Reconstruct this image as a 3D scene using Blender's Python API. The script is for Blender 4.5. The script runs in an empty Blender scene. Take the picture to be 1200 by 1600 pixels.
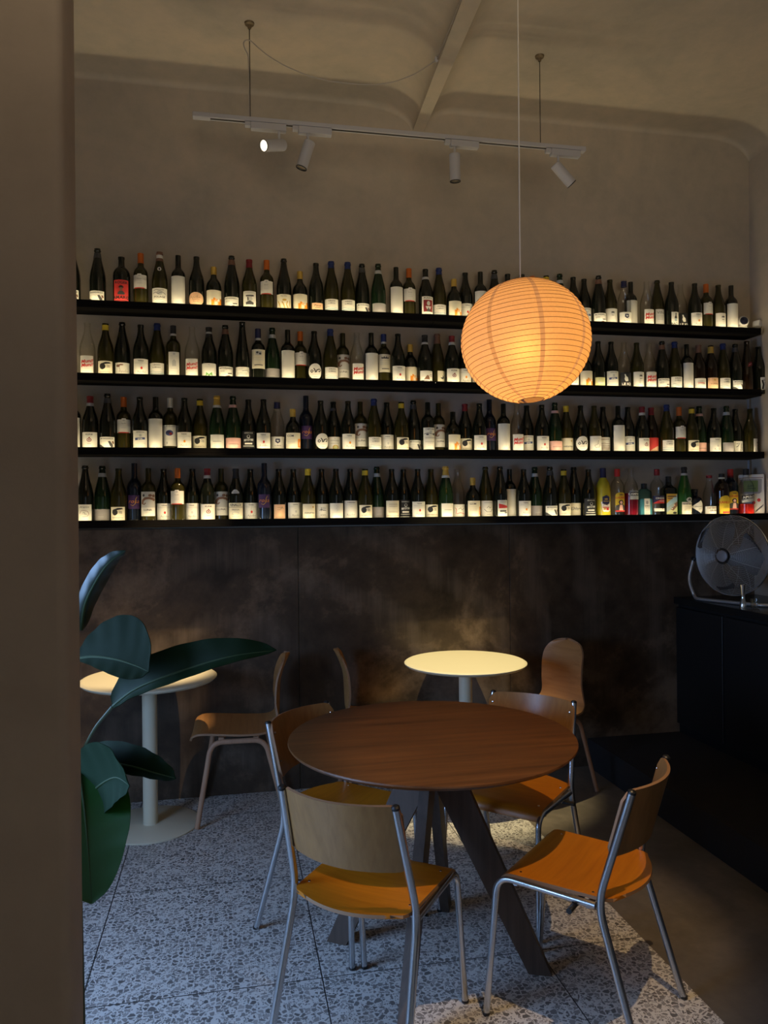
import bpy, bmesh, math, random
from mathutils import Vector, Matrix, Euler
random.seed(7)
SC = bpy.context.scene
COL = SC.collection
rad = math.radians

# ---------------------------------------------------------------- camera
F = 1200.0                       # focal length in pixels of the 1200x1600 frame
CH, CD, YAW, ROLL = 1.55, 4.34, rad(11.3), 0.0095
fwd = Vector((math.sin(YAW), math.cos(YAW), 0)); r0 = Vector((math.cos(YAW), -math.sin(YAW), 0)); zz = Vector((0, 0, 1))
rt = r0 * math.cos(ROLL) - zz * math.sin(ROLL); up = zz * math.cos(ROLL) + r0 * math.sin(ROLL)
CP = Vector((0, -CD, CH))
cam = bpy.data.cameras.new('camera'); co = bpy.data.objects.new('camera', cam); COL.objects.link(co)
cam.sensor_fit = 'HORIZONTAL'; cam.sensor_width = 36; cam.lens = 36 * F / 1200; cam.clip_start = .02
mw = Matrix((rt, up, -fwd)).transposed().to_4x4(); mw.translation = CP; co.matrix_world = mw
SC.camera = co

def ray(px, py): return fwd + rt * ((px - 600) / F) + up * ((800 - py) / F)
def hit(px, py, ax, val):
    d = ray(px, py); return CP + d * ((val - CP[ax]) / d[ax])
def dep(px, py, z): return CP + ray(px, py) * z

# ---------------------------------------------------------------- world, light, exposure
SC.view_settings.view_transform = 'Standard'; SC.view_settings.look = 'None'
SC.view_settings.exposure = 0.0; SC.view_settings.gamma = 1.0; SC.view_settings.use_curve_mapping = False
w = bpy.data.worlds.new('world'); SC.world = w; w.use_nodes = True
w.node_tree.nodes['Background'].inputs[0].default_value = (.55, .7, 1, 1); w.node_tree.nodes['Background'].inputs[1].default_value = .02
SC.cycles.use_denoising = True
SC.cycles.max_bounces = 8; SC.cycles.transmission_bounces = 8; SC.cycles.transparent_max_bounces = 8
SC.cycles.sample_clamp_indirect = 1.0; SC.cycles.caustics_reflective = False; SC.cycles.caustics_refractive = False
COOL = (.52, .72, 1.0); WARM = (1.0, .72, .36)
def area(name, loc, target, sx, sy, power, color):
    l = bpy.data.lights.new(name, 'AREA'); l.shape = 'RECTANGLE'; l.size = sx; l.size_y = sy; l.energy = power; l.color = color
    o = bpy.data.objects.new(name, l); COL.objects.link(o); o.location = loc
    o.rotation_euler = (Vector(target) - Vector(loc)).to_track_quat('-Z', 'Y').to_euler(); return o
def spot(name, loc, target, power, half, blend, color=WARM, radius=.012):
    l = bpy.data.lights.new(name, 'SPOT'); l.energy = power; l.spot_size = rad(2 * half); l.spot_blend = blend
    l.color = color; l.shadow_soft_size = radius
    o = bpy.data.objects.new(name, l); COL.objects.link(o); o.location = loc
    o.rotation_euler = (Vector(target) - Vector(loc)).to_track_quat('-Z', 'Y').to_euler(); return o
area('daylight_side_window', (-1.93, -2.62, 1.15), (.15, -2.62, -.2), 1.2, 1.2, 58.0, (.34, .56, 1.0)).data.spread = rad(140)          # glazed side window
area('daylight_front_window', (.6, -7.3, 1.5), (.6, 0, 1.2), 2.6, 2.0, 6.0, (.8, .9, 1.0))
area('added_vault_fill', (.7, -5.6, 2.2), (.9, -3.1, 4.6), 2.6, 1.3, 30.0, (1.0, .80, .54)).data.spread = rad(95)         # unseen fill added behind the viewer to brighten the vault and upper wall     
spot('ceiling_spot_table', (.94, -3.26, 3.58), (.95, -1.88, .55), 165, 13.6, .5, (1, .66, .33))

# ---------------------------------------------------------------- materials
MATS = {}
def nt(m): return m.node_tree.nodes, m.node_tree.links
def mat(name, color, rough=.5, metal=0, **k):
    if name in MATS: return MATS[name]
    m = bpy.data.materials.new(name); m.use_nodes = True; b = m.node_tree.nodes['Principled BSDF']
    b.inputs['Base Color'].default_value = (*color, 1); b.inputs['Roughness'].default_value = rough; b.inputs['Metallic'].default_value = metal
    for key, v in k.items(): b.inputs[key.replace('_', ' ')].default_value = v
    MATS[name] = m; return m
def node(m, t, **k):
    n = m.node_tree.nodes.new(t)
    for a, v in k.items():
        if a.startswith('i_'):
            key = a[2:]; n.inputs[int(key) if key.isdigit() else key].default_value = v
        else: setattr(n, a, v)
    return n
def ramp(m, stops):
    n = m.node_tree.nodes.new('ShaderNodeValToRGB'); e = n.color_ramp.elements
    while len(e) < len(stops): e.new(.5)
    for el, (p, c) in zip(e, stops): el.position = p; el.color = (*c, 1)
    return n
def coords(m, scale=(1, 1, 1), rot=(0, 0, 0)):
    t = node(m, 'ShaderNodeTexCoord'); mp = node(m, 'ShaderNodeMapping'); mp.inputs['Scale'].default_value = scale; mp.inputs['Rotation'].default_value = rot
    m.node_tree.links.new(t.outputs['Object'], mp.inputs[0]); return mp.outputs[0]
def bump(m, src, strength, dist=.01):
    b = node(m, 'ShaderNodeBump'); b.inputs['Strength'].default_value = strength; b.inputs['Distance'].default_value = dist
    m.node_tree.links.new(src, b.inputs['Height']); m.node_tree.links.new(b.outputs[0], m.node_tree.nodes['Principled BSDF'].inputs['Normal'])

def blotch(name, c1, c2, c3, scale=1.3, rough=.8, spec=.3, bumps=.08):
    m = mat(name, c1, rough); b = m.node_tree.nodes['Principled BSDF']; L = m.node_tree.links
    b.inputs['Specular IOR Level'].default_value = spec
    co_ = coords(m)
    n = node(m, 'ShaderNodeTexNoise', i_Scale=scale, i_Detail=7, i_Roughness=.6, i_Distortion=.8); L.new(co_, n.inputs['Vector'])
    n2 = node(m, 'ShaderNodeTexNoise', i_Scale=scale * 9, i_Detail=5, i_Roughness=.65); L.new(co_, n2.inputs['Vector'])
    mx = node(m, 'ShaderNodeMix', data_type='FLOAT'); mx.inputs[0].default_value = .3
    L.new(n.outputs[0], mx.inputs[2]); L.new(n2.outputs[0], mx.inputs[3])
    r = ramp(m, [(.36, c1), (.5, c2), (.64, c3)]); L.new(mx.outputs[0], r.inputs[0]); L.new(r.outputs[0], b.inputs['Base Color'])
    bump(m, n2.outputs[0], bumps, .01); return m
M_PLASTER = blotch('plaster', (.38, .345, .285), (.45, .395, .32), (.52, .44, .345))
M_VAULT = blotch('vault_plaster', (.42, .35, .25), (.52, .43, .31), (.60, .48, .34), 1.6)
M_PIER = blotch('pier_plaster', (.47, .39, .31), (.53, .44, .35), (.58, .485, .385), 2)
M_CONC = blotch('concrete', (.11, .095, .078), (.14, .122, .098), (.19, .165, .135), 2.2, .55, .4)
M_PANEL = blotch('smeared_metal_panel', (.026, .018, .011), (.066, .046, .030), (.21, .15, .10), 1.15, .40, .28, .05)
def panel_extra(m):                                  # wiped arcs and vertical runs, drier smears a little rougher
    N, L = nt(m); b = N['Principled BSDF']
    c = coords(m, (1.2, 1, 1.2)); wv = node(m, 'ShaderNodeTexWave', wave_type='RINGS', rings_direction='SPHERICAL', i_Scale=.7, i_Distortion=9, i_Detail=4); L.new(c, wv.inputs['Vector'])
    c2 = coords(m, (9, 1, .5)); n = node(m, 'ShaderNodeTexNoise', i_Scale=1.6, i_Detail=6, i_Roughness=.7); L.new(c2, n.inputs['Vector'])
    mul = node(m, 'ShaderNodeMath', operation='MULTIPLY'); L.new(wv.outputs[1] if len(wv.outputs) > 1 else wv.outputs[0], mul.inputs[0]); L.new(n.outputs[0], mul.inputs[1])
    r = ramp(m, [(.30, (0, 0, 0)), (.62, (1, 1, 1))]); L.new(mul.outputs[0], r.inputs[0])
    old = b.inputs['Base Color'].links[0].from_socket
    mx = node(m, 'ShaderNodeMix', data_type='RGBA'); mf = node(m, 'ShaderNodeMath', operation='MULTIPLY'); mf.inputs[1].default_value = .45
    L.new(r.outputs[0], mf.inputs[0]); L.new(mf.outputs[0], mx.inputs[0]); L.new(old, mx.inputs[6]); mx.inputs[7].default_value = (.16, .125, .095, 1)
    L.new(mx.outputs[2], b.inputs['Base Color'])
    rr = node(m, 'ShaderNodeMapRange'); rr.inputs[3].default_value = .34; rr.inputs[4].default_value = .6; L.new(n.outputs[0], rr.inputs[0]); L.new(rr.outputs[0], b.inputs['Roughness'])
panel_extra(M_PANEL)

def terrazzo():
    m = mat('terrazzo', (.5, .5, .5), .38); N, L = nt(m); b = N['Principled BSDF']
    c = coords(m)
    nz = node(m, 'ShaderNodeTexNoise', i_Scale=40, i_Detail=2); L.new(c, nz.inputs['Vector'])
    vm = node(m, 'ShaderNodeVectorMath', operation='MULTIPLY_ADD'); L.new(nz.outputs[1], vm.inputs[0]); vm.inputs[1].default_value = (.012, .012, 0); L.new(c, vm.inputs[2])
    def layer(scale, th, keep):
        e = node(m, 'ShaderNodeTexVoronoi', feature='DISTANCE_TO_EDGE', voronoi_dimensions='2D', i_Scale=scale); L.new(vm.outputs[0], e.inputs['Vector'])
        f = node(m, 'ShaderNodeTexVoronoi', feature='F1', voronoi_dimensions='2D', i_Scale=scale); L.new(vm.outputs[0], f.inputs['Vector'])
        s = node(m, 'ShaderNodeSeparateColor'); L.new(f.outputs['Color'], s.inputs[0])
        a = node(m, 'ShaderNodeMath', operation='GREATER_THAN'); L.new(e.outputs[0], a.inputs[0])
        ad = node(m, 'ShaderNodeMath', operation='MULTIPLY_ADD'); L.new(s.outputs[1], ad.inputs[0]); ad.inputs[1].default_value = .16; ad.inputs[2].default_value = th; L.new(ad.outputs[0], a.inputs[1])
        k = node(m, 'ShaderNodeMath', operation='LESS_THAN'); L.new(s.outputs[0], k.inputs[0]); k.inputs[1].default_value = keep
        mu = node(m, 'ShaderNodeMath', operation='MULTIPLY'); L.new(a.outputs[0], mu.inputs[0]); L.new(k.outputs[0], mu.inputs[1])
        return mu.outputs[0], s.outputs[2]
    m1, v1 = layer(54, .09, .74); m2, v2 = layer(135, .10, .5)
    r1 = ramp(m, [(0, (.13, .125, .12)), (.6, (.24, .23, .22)), (1, (.42, .40, .38))]); L.new(v1, r1.inputs[0])
    r2 = ramp(m, [(0, (.10, .10, .095)), (.7, (.26, .25, .24)), (1, (.45, .43, .40))]); L.new(v2, r2.inputs[0])
    x2 = node(m, 'ShaderNodeMix', data_type='RGBA'); L.new(m2, x2.inputs[0]); x2.inputs[6].default_value = (.66, .645, .61, 1); L.new(r2.outputs[0], x2.inputs[7])
    x1 = node(m, 'ShaderNodeMix', data_type='RGBA'); L.new(m1, x1.inputs[0]); L.new(x2.outputs[2], x1.inputs[6]); L.new(r1.outputs[0], x1.inputs[7])
    sp = node(m, 'ShaderNodeSeparateXYZ'); L.new(c, sp.inputs[0])
    def joint(out, off, step):
        a = node(m, 'ShaderNodeMath', operation='SUBTRACT'); L.new(out, a.inputs[0]); a.inputs[1].default_value = off - 20 * step
        d = node(m, 'ShaderNodeMath', operation='MODULO'); L.new(a.outputs[0], d.inputs[0]); d.inputs[1].default_value = step
        q = node(m, 'ShaderNodeMath', operation='LESS_THAN'); L.new(d.outputs[0], q.inputs[0]); q.inputs[1].default_value = .0042; return q.outputs[0]
    j = node(m, 'ShaderNodeMath', operation='MAXIMUM'); L.new(joint(sp.outputs[0], .283, .765), j.inputs[0]); L.new(joint(sp.outputs[1], -1.79, .742), j.inputs[1])
    xj = node(m, 'ShaderNodeMix', data_type='RGBA'); L.new(j.outputs[0], xj.inputs[0]); L.new(x1.outputs[2], xj.inputs[6]); xj.inputs[7].default_value = (.02, .02, .02, 1)
    L.new(xj.outputs[2], b.inputs['Base Color']); return m
M_TERR = terrazzo()

def wood(name, c1, c2, axis=0, rough=.4, coat=0, scale=1.0):
    m = mat(name, c1, rough); N, L = nt(m); b = N['Principled BSDF']; b.inputs['Coat Weight'].default_value = coat; b.inputs['Coat Roughness'].default_value = .2
    s = [26 * scale] * 3; s[axis] = 1.6 * scale; c = coords(m, s)
    n = node(m, 'ShaderNodeTexNoise', i_Scale=1.5, i_Detail=6, i_Roughness=.62, i_Distortion=.35); L.new(c, n.inputs['Vector'])
    r = ramp(m, [(.3, c1), (.7, c2)]); L.new(n.outputs[0], r.inputs[0]); L.new(r.outputs[0], b.inputs['Base Color']); bump(m, n.outputs[0], .05, .004); return m
M_PLY = wood('orange_plywood', (.47, .145, .004), (.62, .21, .008), 0, .42, .08)
M_PLYBACK = wood('plywood_back', (.23, .11, .032), (.32, .16, .05), 2, .42, .15)
M_EDGE = mat('plywood_edge', (.30, .17, .09), .6)
M_WALNUT = wood('walnut_veneer', (.070, .026, .006), (.175, .068, .018), 0, .46, .08, .8)
M_WLEG = wood('dark_wood_leg', (.060, .040, .030), (.105, .072, .052), 2, .5)
M_SHELLWOOD = wood('shell_veneer', (.36, .17, .055), (.48, .25, .09), 0, .42, .1)
M_LEGWOOD = wood('bent_leg_wood', (.36, .20, .12), (.46, .27, .16), 2, .5)
M_STEEL = mat('brushed_steel', (.62, .64, .66), .26, 1)
M_CHROME = mat('chrome', (.75, .75, .75), .12, 1)
M_BLACKPL = mat('black_plastic', (.012, .012, .012), .4)
M_SHELF = mat('black_shelf', (.012, .011, .010), .95, Specular_IOR_Level=.03)
M_CAB = mat('black_laminate', (.012, .012, .013), .38)
M_CABTOP = mat('black_counter', (.010, .010, .010), .22)
M_CREAM = mat('cream_lacquer', (.70, .66, .50), .42)
M_WHITE = mat('white_lacquer', (.44, .44, .47), .45)
M_GREYW = mat('white_plastic', (.70, .68, .64), .4)
M_CORD = mat('grey_cord', (.35, .32, .29), .6)
M_GLASS = mat('clear_glass', (.93, .95, .92), .01, 0, Transmission_Weight=1.0, IOR=1.22)
def thin_glass(m, mid, edge):
    N, L = nt(m); N.clear(); o = N.new('ShaderNodeOutputMaterial'); t = N.new('ShaderNodeBsdfTransparent'); g = N.new('ShaderNodeBsdfGlossy'); g.inputs['Roughness'].default_value = .04
    lw = N.new('ShaderNodeLayerWeight'); lw.inputs[0].default_value = .5; r = N.new('ShaderNodeValToRGB'); e = r.color_ramp.elements
    e[0].position = .35; e[0].color = (*mid, 1); e[1].position = .98; e[1].color = (*edge, 1); L.new(lw.outputs['Facing'], r.inputs[0]); L.new(r.outputs[0], t.inputs[0])
    fr = N.new('ShaderNodeMath'); fr.operation = 'POWER'; fr.inputs[1].default_value = 4; L.new(lw.outputs['Facing'], fr.inputs[0]); f2 = N.new('ShaderNodeMath'); f2.operation = 'MULTIPLY_ADD'; f2.inputs[1].default_value = .30; f2.inputs[2].default_value = .03; L.new(fr.outputs[0], f2.inputs[0]); mx = N.new('ShaderNodeMixShader'); L.new(f2.outputs[0], mx.inputs[0]); L.new(t.outputs[0], mx.inputs[1]); L.new(g.outputs[0], mx.inputs[2]); L.new(mx.outputs[0], o.inputs[0])
thin_glass(M_GLASS, (.985, .985, .975), (.84, .85, .80))
M_BGLASS = mat('pale_blue_glass', (.45, .80, .88), .03, 0, Transmission_Weight=.75, IOR=1.3)
thin_glass(M_BGLASS, (.70, .90, .94), (.45, .66, .70))
M_PANE = mat('window_glass', (.95, .97, 1), .0, 0, Transmission_Weight=1.0, IOR=1.01)
G = {'dark': mat('black_green_glass', (.006, .008, .005), .06, 0, Coat_Weight=.3), 'brown': mat('brown_glass', (.012, .006, .003), .06),
     'olive': mat('olive_glass', (.026, .023, .005), .07), 'green': mat('dark_green_glass', (.008, .022, .008), .06), 'yel': mat('yellow_glass', (.52, .43, .02), .25),
     'bgreen': mat('green_glass', (.015, .075, .012), .08), 'navy': mat('navy_glass', (.008, .012, .022), .1), 'clear': M_GLASS, 'blue': M_BGLASS}
PC = {'w': (.80, .78, .70), 'cream': (.82, .76, .58), 'k': (.012, .012, .012), 'red': (.60, .03, .02), 'org': (.80, .28, .015), 'ocap': (.66, .145, .012), 'yel': (.70, .50, .03), 'blue': (.010, .026, .13),
      'navy': (.015, .018, .07), 'grey': (.33, .31, .31), 'lg': (.55, .55, .52), 'pink': (.85, .50, .42), 'peach': (.80, .50, .30), 'brn': (.20, .10, .06), 'grn': (.12, .35, .08),
      'gold': (.60, .38, .06), 'pur': (.055, .02, .10), 'teal': (.35, .45, .48), 'sky': (.35, .55, .68), 'dred': (.22, .012, .015), 'dg': (.06, .06, .06), 'sgreen': (.18, .26, .07), 'crimson': (.62, .04, .035),
      'yg': (.62, .64, .32), 'bluel': (.05, .08, .22)}
def pm(c):
    return mat('print_' + c, PC[c], .6)

# ---------------------------------------------------------------- mesh helpers
class MB:
    def __init__(s): s.bm = bmesh.new(); s.mi = 0
    def face(s, vs):
        try: f = s.bm.faces.new(vs); f.material_index = s.mi; f.smooth = True; return f
        except ValueError: return None
    def v(s, p): return s.bm.verts.new(p)
    def box(s, x0, x1, y0, y1, z0, z1, bev=0, seg=2, mtx=None):
        t = bmesh.new(); bmesh.ops.create_cube(t, size=1)
        for v in t.verts: v.co = Vector(((x0 + x1) / 2 + v.co.x * (x1 - x0), (y0 + y1) / 2 + v.co.y * (y1 - y0), (z0 + z1) / 2 + v.co.z * (z1 - z0)))
        if bev: bmesh.ops.bevel(t, geom=list(t.edges), offset=bev, segments=seg, affect='EDGES', profile=.5)
        s.add(t, mtx); t.free(); return s
    def add(s, t, mtx=None):
        mp = {}
        for v in t.verts: mp[v] = s.bm.verts.new(mtx @ v.co if mtx else v.co)
        for f in t.faces: s.face([mp[v] for v in f.verts])
    def rings(s, rs, cap0=True, cap1=True, loop=True):
        prev = None; n = len(rs[0]); first = None
        for r in rs:
            vs = [s.v(p) for p in r]
            if prev:
                for i in range(n if loop else n - 1): s.face((prev[i], prev[(i + 1) % n], vs[(i + 1) % n], vs[i]))
            else: first = vs
            prev = vs
        if cap0: s.face(list(reversed(first)))
        if cap1: s.face(prev)
    def tube(s, pts, r, n=10, closed=False, flat=None):
        pts = [Vector(p) for p in pts]; N = len(pts); tg = []
        for i in range(N):
            a = pts[i - 1] if (i or closed) else pts[0]; b = pts[(i + 1) % N] if (i < N - 1 or closed) else pts[-1]
            tg.append((b - a).normalized())
        u = tg[0].orthogonal().normalized() if flat is None else Vector(flat)
        rs = []
        for i in range(N):
            t = tg[i]; u = (u - t * u.dot(t)).normalized(); w_ = t.cross(u)
            rr = r[i] if isinstance(r, (list, tuple)) else r
            if isinstance(rr, (list, tuple)): ra, rb = rr
            else: ra = rb = rr
            rs.append([pts[i] + u * (math.cos(2 * math.pi * k / n + (math.pi / n if n == 4 else 0)) * ra) + w_ * (math.sin(2 * math.pi * k / n + (math.pi / n if n == 4 else 0)) * rb) for k in range(n)])
        if closed: rs.append(rs[0]); s.rings(rs, False, False)
        else: s.rings(rs)
        return s
    def lathe(s, prof, n=24, sup=None, mtx=None, caps=True):
        rs = []
        for r, z in prof:
            ring = []
            for k in range(n):
                a = 2 * math.pi * k / n; c, si = math.cos(a), math.sin(a); q = 1
                if sup: q = 1 / ((abs(c) ** sup[0] + abs(si) ** sup[0]) ** (1 / sup[0]))
                p = Vector((r * c * q * (sup[1] if sup else 1), r * si * q * (sup[2] if sup else 1), z)); ring.append(mtx @ p if mtx else p)
            rs.append(ring)
        s.rings(rs, caps and prof[0][0] > 1e-6, caps and prof[-1][0] > 1e-6)
        return s
    def mesh(s, name, mats, sharp=35):
        bmesh.ops.remove_doubles(s.bm, verts=s.bm.verts, dist=1e-6) if len(s.bm.verts) < 60000 else None
        bmesh.ops.recalc_face_normals(s.bm, faces=s.bm.faces)
        me = bpy.data.meshes.new(name); s.bm.to_mesh(me); s.bm.free()
        for m in (mats if isinstance(mats, (list, tuple)) else [mats]): me.materials.append(m)
        if sharp is not None: me.set_sharp_from_angle(angle=rad(sharp))
        return me
def link(name, me, parent=None, loc=(0, 0, 0), rot=(0, 0, 0)):
    o = bpy.data.objects.new(name, me); COL.objects.link(o); o.location = loc; o.rotation_euler = rot
    if parent: o.parent = parent
    return o
def obj(name, mb, mats, parent=None, loc=(0, 0, 0), rot=(0, 0, 0), sharp=35): return link(name, mb.mesh(name, mats, sharp), parent, loc, rot)
def thing(name, label, cat, loc=(0, 0, 0), rz=0, group=None):
    o = link(name, None, None, loc, (0, 0, rz)); o['label'] = label; o['category'] = cat
    if group: o['group'] = group
    return o
def struct(name, mb, m, label=None, sharp=35):
    o = obj(name, mb, m, sharp=sharp); o['kind'] = 'structure'
    if label: o['label'] = label
    return o
def copy_tree(o, parent=None):
    c = o.copy(); COL.objects.link(c); c.parent = parent
    for ch in [x for x in bpy.data.objects if x.parent == o]: copy_tree(ch, c)
    return c
def fillet(pts, rr, n=6):
    pts = [Vector(p) for p in pts]; out = [pts[0]]
    for i in range(1, len(pts) - 1):
        a, b, c = pts[i - 1], pts[i], pts[i + 1]; d1 = (a - b).normalized(); d2 = (c - b).normalized()
        k = min(rr, (a - b).length * .49, (c - b).length * .49); p0 = b + d1 * k; p2 = b + d2 * k
        for j in range(n + 1):
            t = j / n; out.append(p0 * (1 - t) ** 2 + b * 2 * t * (1 - t) + p2 * t * t)
    out.append(pts[-1]); return out

# ---------------------------------------------------------------- setting
XL, XR, YB = -2.0, 3.258, -7.5
XT, XP = 1.446, 2.108            # terrazzo edge, platform edge
Z0, ZT = 3.765, 3.905              # vault springing and crown
struct('floor', MB().box(XL, XT, YB, 0, -.1, 0), M_TERR, 'speckled grey terrazzo floor in large square tiles')
struct('floor_concrete', MB().box(XT, XP, YB, 0, -.1, 0), M_CONC, 'brown concrete strip beside the terrazzo')
m_step = mat('ribbed_black_carpet', (.012, .010, .010), .9); _L = m_step.node_tree.links
_w = node(m_step, 'ShaderNodeTexWave', i_Scale=30); _L.new(coords(m_step, (1, 1, 1)), _w.inputs['Vector']); bump(m_step, _w.outputs[1], .8, .004)
struct('floor_platform', MB().box(XP, XR, YB, 0, -.1, .17, .006), m_step, 'low black step along the bar counter')
struct('wall_back', MB().box(XL - .1, XR + .1, 0, .12, 0, ZT + .1), M_PLASTER)
struct('wall_right', MB().box(XR, XR + .12, YB, .1, 0, ZT + .1), M_PLASTER)
wl = MB(); W0, W1, WZ0, WZ1 = -3.27, -1.97, .15, 2.15
wl.box(XL - .12, XL, YB, W0, 0, ZT + .1); wl.box(XL - .12, XL, W1, 0, 0, ZT + .1); wl.box(XL - .12, XL, W0, W1, 0, WZ0); wl.box(XL - .12, XL, W0, W1, WZ1, ZT + .1)
struct('wall_left', wl, M_PLASTER)
wf = MB(); wf.box(XL, -.8, YB - .12, YB, 0, ZT + .1); wf.box(2.0, XR, YB - .12, YB, 0, ZT + .1); wf.box(-.8, 2.0, YB - .12, YB, 0, .4); wf.box(-.8, 2.0, YB - .12, YB, 2.6, ZT + .1)
struct('wall_front', wf, M_PLASTER)
for nm, (a0, a1, z0_, z1_), ax in (('window_1', (W0, W1, WZ0, WZ1), 0), ('window_2', (-.8, 2.0, .4, 2.6), 1)):
    f_ = MB(); g_ = MB()
    def bb(mb, p0, p1, q0, q1, th):
        if ax == 0: mb.box(XL - .06 - th, XL - .06 + th, p0, p1, q0, q1)
        else: mb.box(p0, p1, YB - .06 - th, YB - .06 + th, q0, q1)
    for (p0, p1, q0, q1) in ((a0, a0 + .05, z0_, z1_), (a1 - .05, a1, z0_, z1_), (a0, a1, z0_, z0_ + .05), (a0, a1, z1_ - .05, z1_), ((a0 + a1) / 2 - .02, (a0 + a1) / 2 + .02, z0_, z1_)): bb(f_, p0, p1, q0, q1, .025)
    bb(g_, a0 + .05, a1 - .05, z0_ + .05, z1_ - .05, .003)
    fo = struct(nm, f_, M_SHELF); go = obj('pane', g_, M_PANE, fo)
# pier in front of the viewer: a partition end whose corner cuts the left of the view
e0 = dep(125.5, 800, .95)
struct('wall_pier', MB().box(XL, e0.x, e0.y - .085, e0.y, 0, ZT + .1, .012, 3), M_PIER, 'plain plaster partition end')
# vaulted ceiling: coved cells either side of a rib that runs out from the back wall
RXA, RXB = (1.060, .048), (1.125, .032)      # rib edges: x at the wall, slant per metre
def rx0(y): return RXA[0] + RXA[1] * y if y > -3 else RXA[0] - 3 * RXA[1]
def rx1(y): return RXB[0] + RXB[1] * y if y > -3 else RXB[0] - 3 * RXB[1]
def cell_z(x, y, x0, x1, l0, l1, ly=.045):
    ax = max(0, 1 - (x - x0) / l0, 1 - (x1 - x) / l1); ay = max(0, 1 - abs(y) / ly, 1 - abs(y - YB) / ly)
    return max(Z0, ZT - (ZT - Z0) * (1 - math.sqrt(max(0, 1 - ax ** 2.2))) - .026 * (1 - math.sqrt(max(0, 1 - ay ** 2.2))))
def spread(a, b, la, lb, n=14, mid=6):
    t = [a + (b - a) / abs(b - a) * la * (1 - math.cos(math.pi / 2 * i / n)) for i in range(n + 1)]
    u = [b - (b - a) / abs(b - a) * lb * (1 - math.cos(math.pi / 2 * i / n)) for i in range(n + 1)][::-1]
    return t + [t[-1] + (u[0] - t[-1]) * i / mid for i in range(1, mid)] + u
def cell(f0, f1, l0, l1):
    rows = []
    for y in spread(0, YB, .045, .045):
        a, b = f0(y), f1(y); rows.append([Vector((x, y, cell_z(x, y, a, b, l0, l1))) for x in spread(a, b, l0, l1)])
    return rows
L0, LR0, LR1 = .32, .20, .30
cl = MB()
cl.rings(cell(lambda y: XL, rx0, .5, L0), False, False, loop=False); cl.rings(cell(rx1, lambda y: XR, LR0, LR1), False, False, loop=False)
cl.rings([[Vector((f(y), y, z)) for f, z in ((rx0, Z0), (rx1, Z0), (rx1, Z0 + .3), (rx0, Z0 + .3))] for y in (0, -3, YB)])
cl.box(XL - .1, XR + .1, YB - .1, .1, ZT + .05, ZT + .15)
struct('ceiling', cl, M_PLASTER, sharp=40)
def ceil_z(x, y):
    return cell_z(x, y, XL, rx0(y), .5, L0) if x < rx0(y) else (Z0 if x < rx1(y) else cell_z(x, y, rx1(y), XR, LR0, LR1))
# wainscot of dark smeared panels under the lowest shelf
xs = [XL, -.87, hit(467, 1000, 1, -.02).x, 1.62, XR]
wp = MB()
for a, b in zip(xs, xs[1:]): wp.box(a + .0015, b - .0015, -.02, 0, .0, 1.47, .001, 1)
struct('trim_1', wp, M_PANEL, 'dark smeared metal panels lining the lower wall')

# ---------------------------------------------------------------- shelves
SH = [(2.620, 3.215), (2.243, 3.215), (1.859, 3.23), (1.480, 3.255)]      # underside height, right end
SHN = ['top', 'second', 'third', 'lowest']
LED = bpy.data.materials.new('led_strip'); LED.use_nodes = True
_n = LED.node_tree.nodes; _n.clear(); _e = _n.new('ShaderNodeEmission'); _o = _n.new('ShaderNodeOutputMaterial'); LED.node_tree.links.new(_e.outputs[0], _o.inputs[0])
_e.inputs[0].default_value = (1, .80, .46, 1); _e.inputs[1].default_value = 44
for k, (zb, xr) in enumerate(SH):
    t = thing('bottle_shelf', f'long black wall shelf with lit lip, {SHN[k]} of the four', 'shelf', (XL, 0, zb), 0, 'wall shelves of bottles')
    xm = 1.14 - XL
    for a, b in ((0, xm - .0006), (xm + .0006, xr - XL)):
        obj('board', MB().box(a, b, -.160, -.001, 0, .014, .0015, 1), M_SHELF, t)
        obj('lip', MB().box(a, b, -.160, -.154, .0145, .040, .001, 1), M_SHELF, t)
    sb = MB(); a, b = .02, xr - XL - .05
    vs = [sb.v(p) for p in ((a, -.1520, .0345), (b, -.1520, .0345), (b, -.1470, .0335), (a, -.1470, .0335))]; sb.face(vs)
    obj('led_channel', MB().box(a, b, -.1530, -.1455, .0145, .0325), M_SHELF, t)
    so = obj('led_strip', sb, LED, t); so['label'] = 'thin warm LED strip behind the lip'
# steel uprights in the corner behind the shelf ends
for xx in (hit(1172, 600, 1, -.01).x - .012,):
    for k in range(3):
        obj_ = obj('shelf_rail', MB().box(xx - .004, xx + .004, -.012, 0, SH[k + 1][0] + .02, SH[k][0] - .002), M_WHITE)
        obj_['label'] = f'slim pale wall rail in the corner above the {SHN[k+1]} shelf'; obj_['category'] = 'rail'; obj_['group'] = 'corner shelf rails'

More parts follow.
